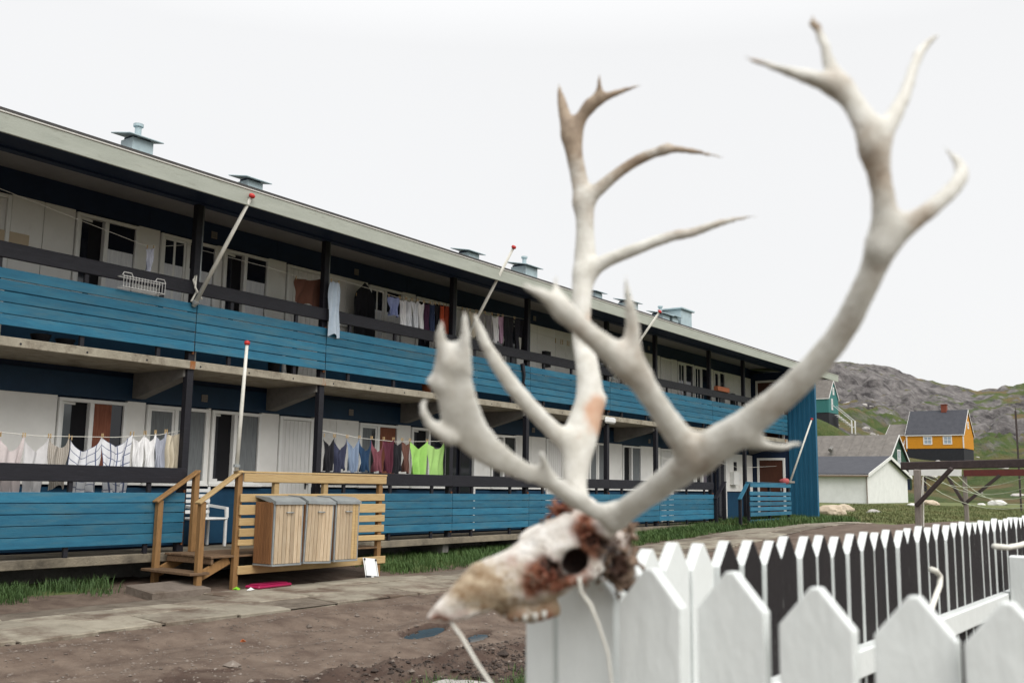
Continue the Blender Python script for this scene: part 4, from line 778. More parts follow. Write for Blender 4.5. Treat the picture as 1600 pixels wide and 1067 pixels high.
class SDF:
    def __init__(s, lo, hi, h): s.h = h; s.org = np.array(lo, float); n = np.ceil((np.array(hi) - lo) / h).astype(int) + 1; s.n = n; s.D = np.full(n, .2, np.float32)
    def region(s, lo, hi):
        a = np.maximum(np.floor((lo - s.org) / s.h).astype(int), 0); b = np.minimum(np.ceil((hi - s.org) / s.h).astype(int) + 1, s.n); sl = tuple(slice(p, q) for p, q in zip(a, b)); g = [s.org[i] + s.h * np.arange(a[i], b[i]) for i in range(3)]; return sl, np.stack(np.meshgrid(*g, indexing='ij'), -1)
    def chain(s, pts, rs, k=.012, flat=1.0, cut=False):
        """round-section limb through pts; flat > 1 thins it along the viewing axis"""
        G = np.full(s.n, .2, np.float32); m = .03
        for a, b, ra, rb in zip(pts[:-1], pts[1:], rs[:-1], rs[1:]):
            R_ = max(ra, rb) + m; sl, P = s.region(np.minimum(a, b) - R_, np.maximum(a, b) + R_)
            if 0 in P.shape: continue
            ab = b - a; t = np.clip(((P - a) @ ab) / max(ab @ ab, 1e-12), 0, 1); d = P - a - t[..., None] * ab
            if flat != 1: w = d @ FW; d = d + (flat - 1) * w[..., None] * FW
            G[sl] = np.minimum(G[sl], np.linalg.norm(d, axis=-1) - (ra + (rb - ra) * t))
        if cut: s.D = np.maximum(s.D, -G); return s
        hh = np.maximum(k - np.abs(s.D - G), 0) / k; s.D = np.minimum(s.D, G) - hh * hh * k * .25; return s
    def build(s, name, m, parent, attr, noise=0.0, nsc=90):
        V, F = surface_nets(s.D, s.h, s.org)
        for _ in range(2):      # relax
            acc = np.zeros_like(V); n = np.zeros(len(V))
            for i in range(4): np.add.at(acc, F[:, i], V[F[:, (i + 1) % 4]]); np.add.at(n, F[:, i], 1)
            V = V * .5 + .5 * acc / np.maximum(n, 1)[:, None]
        if noise:
            c = V.mean(0); d = (fbm(V[:, 0] * nsc, V[:, 1] * nsc, 3) + fbm(V[:, 1] * nsc + 40, V[:, 2] * nsc, 3) + fbm(V[:, 2] * nsc, V[:, 0] * nsc + 80, 3)) / 1.5 - 1; Dn = V - c; Dn /= np.linalg.norm(Dn, axis=1)[:, None]; w = noise(V) if callable(noise) else noise; V = V + Dn * (d * w)[:, None]
        o = V.mean(0); me = bpy.data.meshes.new(name); me.vertices.add(len(V)); me.vertices.foreach_set('co', (V - o).ravel()); me.loops.add(F.size); me.loops.foreach_set('vertex_index', F.ravel().astype(np.int32)); me.polygons.add(len(F)); me.polygons.foreach_set('loop_start', np.arange(0, F.size, 4, dtype=np.int32)); me.polygons.foreach_set('loop_total', np.full(len(F), 4, np.int32)); me.update(calc_edges=True); me.polygons.foreach_set('use_smooth', np.ones(len(F), bool))
        me.materials.append(m)
        for an, fn in attr.items(): a = me.attributes.new(an, 'FLOAT', 'POINT'); a.data.foreach_set('value', fn(V).astype(np.float32))
        bm = bmesh.new(); bm.from_mesh(me); bmesh.ops.recalc_face_normals(bm, faces=bm.faces); bm.to_mesh(me); bm.free()
        return finish(bpy.data.objects.new(name, me), parent, o)
def limb(nodes):
    """nodes (x, y, distance, radius) surveyed on the photograph -> smooth centre line and radii in metres"""
    C_ = catmull(nodes); P = np.array([at(x, y, d) for x, y, d, r in C_]); r = np.maximum(C_[:, 3], 1.0) * C_[:, 2] / FPX; return P, r
def slim(ch, k): return [([(x, y, d, r * k) for x, y, d, r in c[0]],) + tuple(c[1:]) for c in ch]
def blobs(lst):
    L_ = [(at(x, y, d), r * d / FPX, w) for x, y, d, r, w in lst]
    return lambda V: np.clip(sum(w * np.exp(-(np.linalg.norm(V - c, axis=1) / r) ** 2) for c, r, w in L_), 0, 1)
def bone(name, base, base2, layers, rough=.6, bump=.3, bsc=55):
    m = layered(name, (base2, base, 30.0), [(a, c0, c1, 60, msc) for a, c0, c1, msc in layers], rough, bump, bsc, .004, soft=(.66, 1.12)); return m
M_ANTLER = bone('antler_bone', (.68, .67, .62), (.52, .50, .44), [('stain', (.24, .18, .13), (.38, .30, .22), 26), ('pink', (.50, .30, .20), (.56, .38, .27), 25)], .55, .45, 130)
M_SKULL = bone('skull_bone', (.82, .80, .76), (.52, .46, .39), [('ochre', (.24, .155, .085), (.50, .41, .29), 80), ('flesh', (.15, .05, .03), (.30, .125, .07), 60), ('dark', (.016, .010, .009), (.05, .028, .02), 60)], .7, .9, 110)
sk = thing('reindeer_skull', at(890, 960, 1.50), 'weathered reindeer skull with great branching antlers on the fence corner', 'skull')
# antler on the camera's side, sweeping back over the fence
NEAR = [([(945, 826, 1.44, 17), (962, 808, 1.42, 21), (1000, 781, 1.385, 21), (1055, 742, 1.34, 25), (1100, 708, 1.30, 31), (1140, 681, 1.275, 29), (1180, 653, 1.25, 26), (1250, 594, 1.21, 24), (1305, 532, 1.18, 23), (1345, 463, 1.15, 22), (1370, 405, 1.135, 23), (1380, 355, 1.125, 22), (1380, 312, 1.12, 21), (1374, 275, 1.12, 21), (1367, 240, 1.12, 22), (1357, 205, 1.12, 22), (1336, 165, 1.13, 20), (1313, 135, 1.14, 18), (1298, 105, 1.145, 13), (1288, 72, 1.15, 10), (1279, 45, 1.155, 8), (1271, 30, 1.158, 5), (1275, 13, 1.16, 1)], 1.5),
 ([(1315, 138, 1.14, 18), (1280, 126, 1.135, 15), (1240, 114, 1.13, 10), (1200, 102, 1.12, 7), (1163, 91, 1.11, 3)], 1.1), ([(1278, 46, 1.155, 5), (1266, 40, 1.16, 4), (1257, 30, 1.16, 1)], 1, .004),
 ([(1366, 232, 1.12, 18), (1390, 193, 1.13, 16), (1413, 150, 1.15, 12), (1428, 105, 1.17, 10), (1442, 76, 1.19, 9), (1477, 46, 1.21, 2)], 1.4, .022),
 ([(1378, 385, 1.125, 20), (1422, 350, 1.12, 18), (1462, 320, 1.12, 15), (1494, 289, 1.13, 14), (1503, 268, 1.14, 12), (1492, 247, 1.15, 8), (1472, 228, 1.16, 2)], 1.4, .022),
 ([(1165, 680, 1.26, 17), (1195, 695, 1.265, 9), (1222, 698, 1.27, 7), (1249, 693, 1.28, 5)], 1),
 ([(1085, 712, 1.31, 28), (1052, 670, 1.29, 22), (1014, 614, 1.265, 21), (987, 574, 1.25, 25), (957, 551, 1.24, 22), (915, 517, 1.225, 18), (880, 485, 1.21, 17), (852, 463, 1.20, 12), (820, 447, 1.19, 6)], 1.2),
 ([(880, 485, 1.21, 14), (872, 462, 1.215, 9), (868, 445, 1.22, 5), (871, 428, 1.225, 1.5)], 1), ([(978, 570, 1.25, 22), (987, 540, 1.245, 16), (988, 505, 1.24, 12), (982, 465, 1.235, 8), (975, 424, 1.23, 2)], 1.1),
 ([(965, 806, 1.42, 20), (925, 795, 1.40, 15), (885, 770, 1.385, 14), (850, 749, 1.37, 14), (811, 732, 1.355, 18), (775, 712, 1.34, 24), (742, 684, 1.33, 31), (723, 654, 1.32, 34), (714, 622, 1.31, 34), (707, 592, 1.305, 34), (708, 568, 1.30, 26), (710, 552, 1.30, 18)], 3.0),
 ([(699, 568, 1.30, 17), (692, 545, 1.295, 12), (688, 525, 1.29, 9), (692, 503, 1.285, 4)], 1.2), ([(720, 568, 1.30, 17), (725, 545, 1.295, 12), (727, 520, 1.29, 9), (726, 490, 1.285, 5)], 1.2),
 ([(704, 682, 1.32, 16), (685, 672, 1.318, 13), (670, 660, 1.315, 10), (662, 645, 1.31, 8), (661, 632, 1.31, 6), (666, 624, 1.31, 4)], 1.1, .005), ([(690, 600, 1.305, 14), (676, 597, 1.305, 8), (667, 594, 1.305, 3)], 1),
 ([(900, 780, 1.39, 13), (868, 757, 1.375, 9), (854, 735, 1.365, 8), (846, 707, 1.35, 5)], 1)]
FAR = [([(925, 815, 1.50, 18), (907, 793, 1.52, 20), (898, 756, 1.54, 20), (903, 705, 1.56, 24), (909, 674, 1.58, 28), (921, 625, 1.60, 23), (918, 575, 1.62, 19), (911, 540, 1.65, 17), (908, 500, 1.66, 16), (910, 450, 1.68, 17), (914, 405, 1.70, 18), (914, 360, 1.71, 15), (912, 315, 1.72, 16), (905, 280, 1.73, 14), (898, 245, 1.735, 14), (893, 212, 1.74, 16), (884, 186, 1.75, 11), (878, 160, 1.76, 8), (873, 133, 1.77, 3)], 1.3),
 ([(893, 214, 1.745, 14), (906, 188, 1.74, 11), (920, 167, 1.735, 9), (932, 152, 1.73, 7), (936, 138, 1.725, 5), (936, 112, 1.72, 1.5)], 1.1), ([(922, 166, 1.735, 8), (945, 153, 1.73, 7), (972, 143, 1.725, 5), (1007, 131, 1.72, 1.5)], 1),
 ([(910, 318, 1.72, 14), (940, 292, 1.715, 11), (972, 266, 1.71, 9), (1008, 245, 1.70, 9), (1045, 234, 1.69, 7), (1085, 237, 1.68, 5), (1137, 248, 1.67, 1.5)], 1.1), ([(1038, 233, 1.69, 6), (1044, 226, 1.69, 1.5)], 1),
 ([(915, 428, 1.69, 16), (945, 409, 1.685, 12), (1000, 387, 1.67, 10), (1050, 369, 1.66, 9), (1080, 364, 1.65, 8), (1130, 347, 1.64, 6), (1186, 337, 1.63, 1.5)], 1.1),
 ([(903, 700, 1.57, 22), (864, 672, 1.56, 15), (818, 624, 1.54, 14), (785, 581, 1.53, 13), (760, 540, 1.52, 10), (748, 512, 1.515, 8), (742, 492, 1.51, 4)], 1.2), ([(928, 630, 1.60, 13), (940, 624, 1.60, 6), (947, 622, 1.60, 2)], 1)]
def antler(chains, label, stains, pinks):
    Ls = [limb(c[0]) for c in chains]; A = np.concatenate([p for p, r in Ls]); s_ = SDF(A.min(0) - .06, A.max(0) + .06, .0042)
    for (p, r), c in zip(Ls, chains): s_.chain(p, r, c[2] if len(c) > 2 else .014, c[1])
    o = s_.build('antler', M_ANTLER, sk, dict(stain=blobs(stains), pink=blobs(pinks)), noise=.0026, nsc=75); o['label'] = label
antler(slim(NEAR, .93), 'broad antler sweeping back over the pickets, with shovel tine', [(1360, 230, 1.12, 45, .49), (1365, 285, 1.11, 40, .49), (1300, 140, 1.13, 40, .43), (1163, 91, 1.11, 40, .72), (1278, 35, 1.15, 18, .87), (1366, 430, 1.11, 34, .52), (1330, 520, 1.14, 40, .38), (1445, 340, 1.11, 40, .49), (1230, 640, 1.2, 60, .32), (1085, 725, 1.29, 60, .38), (1000, 590, 1.24, 50, .35), (900, 520, 1.21, 40, .38), (985, 500, 1.22, 50, .29), (690, 560, 1.29, 40, .29)], [(690, 700, 1.9, 5, .01)])
antler(slim(FAR, .96), 'upright antler with two long forward tines', [(880, 165, 1.75, 40, .90), (915, 180, 1.735, 40, .90), (960, 148, 1.73, 50, .80), (905, 240, 1.73, 50, .52), (910, 320, 1.70, 50, .35), (990, 258, 1.70, 40, .64), (1080, 238, 1.68, 60, .64), (1080, 362, 1.65, 60, .38), (1180, 338, 1.63, 40, .43)], [(940, 655, 1.575, 26, .90), (938, 640, 1.58, 20, .58), (925, 500, 1.65, 15, .43)])
# cranium
sd = SDF(np.min([at(x, y, d) for x in (640, 1020) for y in (770, 1000) for d in (1.34, 1.62)], 0) - .03, np.max([at(x, y, d) for x in (640, 1020) for y in (770, 1000) for d in (1.34, 1.62)], 0) + .03, .0032)
for nodes, f in (([(672, 964, 1.395, 6), (690, 951, 1.40, 12), (715, 935, 1.41, 19), (745, 918, 1.425, 30), (785, 910, 1.445, 40), (825, 897, 1.46, 46), (865, 878, 1.47, 51), (905, 855, 1.48, 48), (945, 848, 1.49, 38)], .95),
                 ([(745, 890, 1.425, 11), (800, 872, 1.45, 14), (850, 842, 1.465, 19), (900, 815, 1.475, 20), (935, 818, 1.47, 18)], .7),
                 ([(700, 962, 1.40, 8), (735, 955, 1.41, 9), (760, 945, 1.42, 10)], .8), ([(788, 948, 1.44, 14), (820, 957, 1.445, 14), (862, 950, 1.45, 14)], .8),
                 ([(850, 925, 1.435, 10), (880, 908, 1.425, 11), (915, 900, 1.43, 10), (940, 880, 1.45, 12)], 1), ([(818, 842, 1.53, 9), (835, 832, 1.54, 11), (856, 826, 1.54, 9)], 1),
                 ([(955, 880, 1.48, 24), (970, 892, 1.49, 24), (975, 905, 1.49, 15)], 1), ([(960, 850, 1.49, 22), (975, 832, 1.50, 16), (980, 822, 1.50, 9)], 1), ([(915, 825, 1.45, 16), (945, 822, 1.44, 22)], 1), ([(905, 815, 1.50, 18), (915, 800, 1.515, 24)], 1)):
    p, r = limb(nodes); sd.chain(p, r, .009, f)
ring = [(896 + 29 * math.cos(a), 878 + 27 * math.sin(a), 1.428 + .012 * math.cos(a), 6.5 + 2 * math.sin(3 * a + 1)) for a in np.linspace(0, 2 * math.pi, 17)]; p, r = limb(ring); sd.chain(p, r, .010)
for nodes in ([(896, 877, 1.40, 20), (900, 876, 1.455, 19)], [(906, 868, 1.40, 15), (906, 870, 1.45, 14)], [(886, 885, 1.40, 16), (890, 884, 1.45, 14)], [(708, 930, 1.385, 7), (742, 893, 1.395, 12)], [(925, 838, 1.42, 9), (930, 842, 1.46, 9)], [(964, 885, 1.44, 12), (966, 888, 1.475, 10)], [(862, 884, 1.405, 7), (866, 886, 1.43, 6)]):
    p, r = limb(nodes + [nodes[-1]]) if False else (np.array([at(*n[:3]) for n in nodes]), np.array([n[3] * n[2] / FPX for n in nodes])); sd.chain(p, r, cut=True)
fl = blobs([(918, 820, 1.45, 24, .9), (925, 850, 1.44, 26, .8), (852, 892, 1.42, 26, .8), (832, 905, 1.42, 20, .7), (875, 795, 1.5, 28, .8), (960, 850, 1.48, 30, .7), (855, 962, 1.44, 22, .55), (800, 966, 1.43, 22, .45), (686, 974, 1.39, 20, .8), (720, 960, 1.40, 14, .4), (880, 908, 1.42, 22, .75), (912, 905, 1.43, 20, .6), (795, 878, 1.43, 18, .35), (830, 925, 1.42, 16, .35)])
cranium = sd.build('cranium', M_SKULL, sk, dict(ochre=blobs([(735, 890, 1.41, 20, .95), (722, 912, 1.40, 20, .9), (742, 930, 1.41, 30, .6), (775, 922, 1.42, 30, .5), (800, 958, 1.43, 34, .65), (860, 955, 1.44, 28, .7), (765, 893, 1.42, 30, .35), (820, 900, 1.42, 30, .4), (700, 940, 1.40, 14, .4), (870, 930, 1.43, 22, .5)]), flesh=fl, dark=blobs([(898, 876, 1.478, 30, 1.3), (896, 876, 1.445, 17, .8), (880, 900, 1.42, 12, .5), (850, 880, 1.42, 9, .6), (700, 950, 1.40, 6, .5), (863, 884, 1.42, 13, 1.0), (930, 842, 1.44, 16, 1.0), (966, 892, 1.47, 28, .9), (945, 862, 1.46, 22, .85), (975, 912, 1.49, 16, .8), (790, 950, 1.43, 10, .6), (738, 884, 1.405, 8, .7)])), noise=lambda V: .006 + .012 * fl(V), nsc=95)  # dark mask paints shade into eye socket and hollows, besides dark tissue
# dried hide and sinew left around the back of the head
hs = SDF(np.min([at(x, y, d) for x in (840, 1020) for y in (770, 940) for d in (1.38, 1.60)], 0), np.max([at(x, y, d) for x in (840, 1020) for y in (770, 940) for d in (1.38, 1.60)], 0), .0030)
hr = random.Random(3)
for x, y, d, r_ in ((968, 886, 1.482, 21), (972, 906, 1.487, 13), (956, 852, 1.485, 17), (976, 832, 1.497, 11), (922, 830, 1.452, 13), (882, 806, 1.492, 11)): hs.chain(np.array([at(x - 2, y, d), at(x + 2, y + 2, d)]), np.array([r_, r_]) * d / FPX, .008)
for (x, y, d, sp, n, rr_) in ((968, 888, 1.465, 16, 90, 4.2), (973, 912, 1.478, 8, 30, 3.6), (956, 856, 1.470, 15, 60, 4), (976, 830, 1.486, 10, 50, 3.6), (924, 834, 1.438, 13, 60, 3.6), (880, 804, 1.48, 14, 60, 3.8), (858, 893, 1.408, 12, 34, 3), (918, 902, 1.42, 12, 26, 3), (942, 878, 1.445, 10, 40, 3.6), (842, 905, 1.41, 10, 16, 2.6)):
    for q in range(n):
        a = (x + hr.gauss(0, sp), y + hr.gauss(0, sp), d + hr.gauss(0, .010)); b_ = (a[0] + hr.gauss(0, 6), a[1] + hr.gauss(1, 7), a[2] + hr.gauss(0, .006))
        if min(math.hypot(a[0] - 896, a[1] - 877), math.hypot(b_[0] - 896, b_[1] - 877)) < 30: continue
        hs.chain(np.array([at(*a), at(*b_)]), np.array([rr_ * hr.uniform(.6, 1.2), rr_ * hr.uniform(.3, .8)]) * d / FPX, .003)
M_HIDE = bone('dried_hide', (.33, .245, .18), (.13, .075, .05), [('red', (.16, .045, .026), (.25, .085, .05), 60), ('dark', (.022, .013, .011), (.075, .04, .028), 60)], .85, 1.0, 140)
hs.build('dried_hide', M_HIDE, sk, dict(red=blobs([(920, 830, 1.44, 30, .95), (880, 800, 1.49, 30, .9), (858, 892, 1.41, 26, .95), (914, 900, 1.42, 24, .7), (958, 855, 1.47, 22, .6)]), dark=blobs([(964, 888, 1.455, 20, .95), (945, 866, 1.45, 20, .9), (972, 918, 1.48, 16, .8), (930, 842, 1.44, 13, .9), (862, 886, 1.41, 12, .9)])), noise=.006, nsc=170)
for i, (x, y) in enumerate(((790, 962), (805, 967), (820, 969), (836, 967), (850, 964))):
    b = MB(); c = at(x, y, 1.432); b.tube([c + UP * .010, c + UP * .004, c - UP * .002], [.0045, .0045, .0025], 8); b.build('tooth', M_PLASTIC if i > 9 else M_ANTLER, sk, smooth=True)
tie = thing('skull_cord', at(905, 908, 1.41), 'pale cord tying the skull down to the fence', 'cord'); MB().tube([at(905, 903, 1.405), at(908, 925, 1.41), at(922, 943, 1.40), at(935, 975, 1.395), at(950, 1020, 1.39), at(956, 1067, 1.39), at(957, 1120, 1.39)], [.0032, .0026, .0030, .0022, .0020, .0020, .0020], 8).build('strand', M_ROPE, tie, smooth=True)
tie2 = thing('hanging_cord', at(705, 975, 1.40), 'pale cord trailing from the skull muzzle', 'cord'); MB().tube([at(700, 966, 1.405), at(722, 995, 1.39), at(745, 1035, 1.36), at(772, 1075, 1.33), at(800, 1120, 1.30)], .0024, 8).build('strand', M_ROPE, tie2, smooth=True)
#FARTHINGS
# ------------------------------------------------------------------ sheds and houses beyond the block
M_SHEDW = mat('white_render', (.72, .73, .71), (.64, .65, .63), 2, .8, .2, 30, dirt=(.40, .40, .36), dscale=1.6, dlo=.62, dhi=.85)
M_SLATE = mat('charcoal_felt_roof', (.060, .062, .072), (.045, .047, .056), 2, .9, .3, 20)
M_TILE = mat('grey_brown_roofing', (.165, .15, .135), (.115, .105, .095), 2, .9, .3, 15, dirt=(.22, .2, .18), dscale=1.2, dlo=.55, dhi=.75)
M_GREENP = mat('dark_green_paint', (.022, .075, .045), (.018, .06, .036), 3, .6, .2, 20, (1, 1, 8))
M_TEAL = mat('teal_paint', (.035, .17, .16), (.03, .145, .135), 3, .6, .2, 20, (8, 8, 1))
M_YEL = mat('ochre_yellow_paint', (.62, .27, .012), (.54, .225, .010), 3, .6, .2, 20, (1, 1, 8))
M_TAR = mat('tarred_plinth', (.022, .023, .028), (.016, .017, .020), 3, .8)
M_TRIMW = mat('white_trim', (.72, .72, .70), (.64, .64, .62), 4, .6)
M_BRICK = mat('red_chimney', (.22, .06, .035), (.15, .045, .03), 6, .9)
def house(name, loc, x0, x1, y0, y1, zb, zp, ze, zr, mw, mr, mp, label, ov=.18, ridge='Y', wins=(), chim=None, planks=0, seams=0):
    """gabled house, ridge along Y; windows: (face, centre along face, zc, w, h)"""
    t = thing(name, loc, label, 'house' if name != 'shed' else 'shed'); xm = (x0 + x1) / 2
    MB().box((x0, y0, zb), (x1, y1, zp), .0).build('plinth', mp, t)
    MB().prism([(x0 - .02, zp + .002), (x1 + .02, zp + .002), (x1 + .02, ze), (xm, zr - .02), (x0 - .02, ze)], 1, y0 - .02, y1 + .02).build('wall', mw, t)
    sl = (zr - ze) / (xm - x0); th = .12
    for sg, xe in ((-1, x0), (1, x1)):
        xo = xe + sg * (ov + .02); zo = ze - sl * (ov + .02)
        rfp = MB().prism([(xm, zr + .0), (xo, zo), (xo, zo + th), (xm, zr + th)], 1, y0 - ov, y1 + ov).build('roof', mr, t)
        n = int((y1 - y0 + 2 * ov) / seams) if seams else 0
        for i in range(1, n): 
            yy = y0 - ov + i * seams; MB().bar((xm - sg * -.05, yy, zr + th + .005 - sl * .05), (xo, yy, zo + th + .008), .05, .04).build('seam', mr, rfp)
        for yy in (y0 - ov - .03, y1 + ov): MB().prism([(xm, zr - .10), (xo, zo - .10), (xo, zo + th + .01), (xm, zr + th + .01)], 1, yy, yy + .03).build('barge_board', M_TRIMW, t)
        MB().box((xo - .02, y0 - ov, zo - .06), (xo + .02, y1 + ov, zo + .05)).build('eaves_board', M_TRIMW, t)
    if planks:
        zz = zp + planks
        while zz < ze - .02: MB().box((x0 - .032, y0 - .03, zz), (x0 - .0205, y1 + .03, zz + .02)).build('lap_shadow', mw, t) if False else pbox('lap_board', (x0 - .045, y0 - .02, zz - planks + .012), (x0 - .0205, y1 + .02, zz - .008), mw, t, .004); zz += planks
        zz = zp + planks
        while zz < zr - .2:
            f = 1 if zz < ze else max(0, (zr - zz) / (zr - ze)); hw = (x1 - x0) / 2 * f - (.02 if f < 1 else -.02)
            if hw > .1: pbox('lap_board', (xm - hw, y0 - .045, zz - planks + .012), (xm + hw, y0 - .0205, zz - .008), mw, t, .004)
            zz += planks
    for (f, c, zc, w, h) in wins:
        def fb(a0, a1, z0, z1, d0, d1): return ((x0 - d1, a0, z0), (x0 - d0, a1, z1)) if f == 'x' else ((a0, y0 - d1, z0), (a1, y0 - d0, z1))
        fr = MB(); e = .13
        for q in ((c - w / 2, c + w / 2, zc - h / 2, zc - h / 2 + e), (c - w / 2, c + w / 2, zc + h / 2 - e, zc + h / 2), (c - w / 2, c - w / 2 + e, zc - h / 2 + e, zc + h / 2 - e), (c + w / 2 - e, c + w / 2, zc - h / 2 + e, zc + h / 2 - e), (c - .03, c + .03, zc - h / 2 + e, zc + h / 2 - e), (c - w / 2 + e, c - .031, zc + .0, zc + .06), (c + .031, c + w / 2 - e, zc + .0, zc + .06)): fr.box(*fb(*q, .02, .09))
        wo_ = fr.build('window', M_TRIMW, t); MB().box(*fb(c - w / 2 + .05, c + w / 2 - .05, zc - h / 2 + .05, zc + h / 2 - .05, .018, .055)).build('pane', M_FARGLASS, wo_)
    if chim: MB().box((xm - .35, chim - .3, zr - .2), (xm + .35, chim + .35, zr + .75), .03).box((xm - .42, chim - .37, zr + .76), (xm + .42, chim + .42, zr + .85), .02).build('chimney', M_BRICK, t)
    return t
M_FARGLASS = glassmat('far_window_glass', (.30, .36, .42), .1)
shed = house('shed', (73.6, 23, .75), 68.2, 79.1, 19.3, 30, .2, .80, 2.72, 4.0, M_SHEDW, M_SLATE, M_SHEDW, 'low white rendered shed with dark felt roof beyond the block', ov=.3)
MB().tube([(68.1, 19.2, .8), (68.1, 19.2, 2.6)], .05, 8).build('downpipe', M_OLDWOOD, shed)
MB().box((67.80, 19.0, 2.56), (67.855, 30.2, 2.67)).build('gutter', mat('brown_gutter', (.2, .14, .1), None, 5, .7), shed)
gh = house('house', (105.2, 34, 1.0), 100.0, 110.4, 26.5, 48, .3, 1.9, 3.7, 7.25, M_GREENP, M_TILE, M_TAR, 'dark green house with long grey brown roof behind the white shed', ov=.25, wins=(('y', 105.6, 4.9, 1.2, 1.9),), planks=.25, seams=1.1)
MB().box((102.6, 36.2, 5.75), (103.2, 37.0, 6.25), .02).build('roof_window', M_TRIMW, gh); MB().tube([(102.2, 32.2, 5.2), (102.1, 32.2, 6.0), (101.6, 32.2, 5.7)], .2, 10).build('roof_vent', M_CONCD, gh)
dk = thing('porch', (109, 25.6, 1.0), 'dark brown porch at the gable of the dark green house', 'porch')
for x in (106.6, 109.9): pbox('post', (x - .1, 24.9, .6), (x + .1, 25.1, 3.6), M_DARKWOOD, dk, .01)
pbox('deck', (106.5, 24.9, 1.5), (110.2, 26.4, 1.65), M_TAR, dk, .01); pbox('roof_beam', (106.4, 24.85, 3.6), (110.3, 26.4, 3.8), M_DARKWOOD, dk, .01); MB().box((107.2, 26.2, 1.66), (108.6, 26.4, 3.5)).build('door', M_NAVY, dk)
for i in range(6): pbox('rail_slat', (106.6, 24.86, .75 + i * .26), (110.1, 24.89, .93 + i * .26), M_TAR, dk, .004)
yh = house('house', (133, 28, 5.55), 130.3, 136.2, 25.0, 31.6, 4.3, 6.95, 8.75, 11.75, M_YEL, M_SLATE, M_TAR, 'ochre yellow house with black roof and tarred plinth on the slope', ov=.15, wins=(('x', 29.1, 7.95, 1.05, 1.05), ('x', 26.8, 7.95, 1.05, 1.05), ('y', 133.2, 9.9, .8, .9)), chim=27.6, planks=.2)
MB().box((130.2, 31.52, 6.95), (130.33, 31.68, 8.7)).build('corner_board', M_TRIMW, yh); MB().box((130.2, 24.93, 6.95), (130.30, 25.06, 8.7)).build('corner_board', M_TRIMW, yh)
an = house('house_annex', (132.5, 33.2, 5.6), 131.0, 135.4, 31.75, 34.2, 4.6, 6.6, 8.75, 10.1, M_YEL, M_TILE, M_TAR, 'small yellow annex with grey roof joined to the ochre house', ov=.1, wins=(), planks=.2)
st = thing('white_stair', (130.2, 32.3, 5.6), 'small white outdoor stair at the ochre house door', 'stairs')
for i in range(6): pbox('tread', (129.2, 32.0 + i * .0, 5.2 + i * .26), (130.6 - i * .12, 33.1 - i * .05, 5.26 + i * .26), M_TRIMW, st, .01)
for y in (32.0, 33.1): MB().bar((129.1, y, 6.1), (130.9, y, 8.0), .1, .12).build('handrail', M_TRIMW, st); pbox('post', (129.1, y - .05, 5.0), (129.2, y + .05, 6.1), M_TRIMW, st, .01)
th_ = house('house', (131.5, 45, 10.4), 129.4, 133.4, 41.0, 48.5, 9.2, 11.75, 13.75, 16.1, M_TEAL, M_TILE, M_TAR, 'teal green house with grey roof high on the slope', ov=.12, wins=(('y', 131.4, 14.7, .55, 1.0), ('y', 130.7, 12.9, .55, 1.5)), planks=0)
for i in range(30): pbox('wall_board', (129.352, 41.0 + i * .25 + .02, 11.76), (129.379, 41.0 + (i + 1) * .25 - .02, 13.70), M_TEAL, th_, .004)
st = thing('white_stair', (131.5, 40.2, 10.2), 'white outdoor stair at the gable of the teal house', 'stairs')
for i in range(8): pbox('tread', (130.9, 38.6 + i * .26, 9.9 + i * .22), (132.3, 38.9 + i * .26, 9.97 + i * .22), M_TRIMW, st, .01)
for x in (130.85, 132.35): MB().bar((x, 38.5, 10.7), (x, 40.9, 12.8), .06, .06, up=(1, 0, 0)).build('handrail', M_TRIMW, st); pbox('post', (x - .06, 38.45, 9.0), (x + .06, 38.6, 10.75), M_TRIMW, st, .01)
# ------------------------------------------------------------------ timber drying racks with lines
r1 = thing('drying_rack', (20.2, 4.75, gz1(20.2, 4.75)), 'grey weathered post and heavy dark beam of the drying rack behind the fence', 'drying rack')
g = gz1(20.2, 4.75); MB().bar((20.25, 4.76, g - .2), (20.15, 4.72, 2.03), .12, .12, up=(1, 0, 0), c=.012).build('post', M_OLDWOOD, r1); MB().bar((20.35, 5.05, 2.10), (19.2, 1.2, 2.16), .11, .15, c=.012).build('beam', M_DARKWOOD, r1)
MB().bar((20.1, 4.75, 1.34), (19.93, 4.05, 2.05), .07, .13, up=(1, 0, 0), c=.01).build('brace', M_DARKWOOD, r1); MB().bar((19.35, 1.7, .2), (19.35, 1.7, 2.05), .12, .12, up=(1, 0, 0), c=.012).build('post', M_OLDWOOD, r1); MB().tube([(20.13, 4.66, 1.45), (20.17, 4.62, 1.9), (20.2, 4.66, .95)], .012, 6).build('rope', M_ROPE, r1)
x2, y2 = 27.8, 5.35; g2 = gz1(x2, y2); r2 = thing('drying_rack', (x2, y2, g2), 'slim drying rack post with white and red beams and twin braces', 'drying rack')
MB().bar((x2 + .03, y2, g2 - .2), (x2, y2, 2.05), .10, .10, up=(1, 0, 0), c=.01).build('post', M_OLDWOOD, r2); MB().bar((x2 - .06, y2 + .06, 2.11), (x2 - .08, y2 + 1.35, 2.12), .07, .17).build('beam', M_TRIMW, r2); MB().bar((x2 - .06, y2 + .0, 2.10), (x2 - .15, y2 - 3.0, 2.14), .08, .16).build('beam', M_REDBEAM, r2)
MB().bar((x2 - .02, y2 + .03, 1.30), (x2 - .06, y2 + .42, 2.05), .07, .11, up=(1, 0, 0)).build('brace', M_DARKWOOD, r2); MB().bar((x2 - .02, y2 - .03, 1.36), (x2 - .09, y2 - .85, 2.05), .07, .11, up=(1, 0, 0)).build('brace', M_DARKWOOD, r2); MB().bar((x2 - .15, y2 - 2.9, .3), (x2 - .15, y2 - 2.9, 2.05), .10, .10, up=(1, 0, 0)).build('post', M_OLDWOOD, r2)
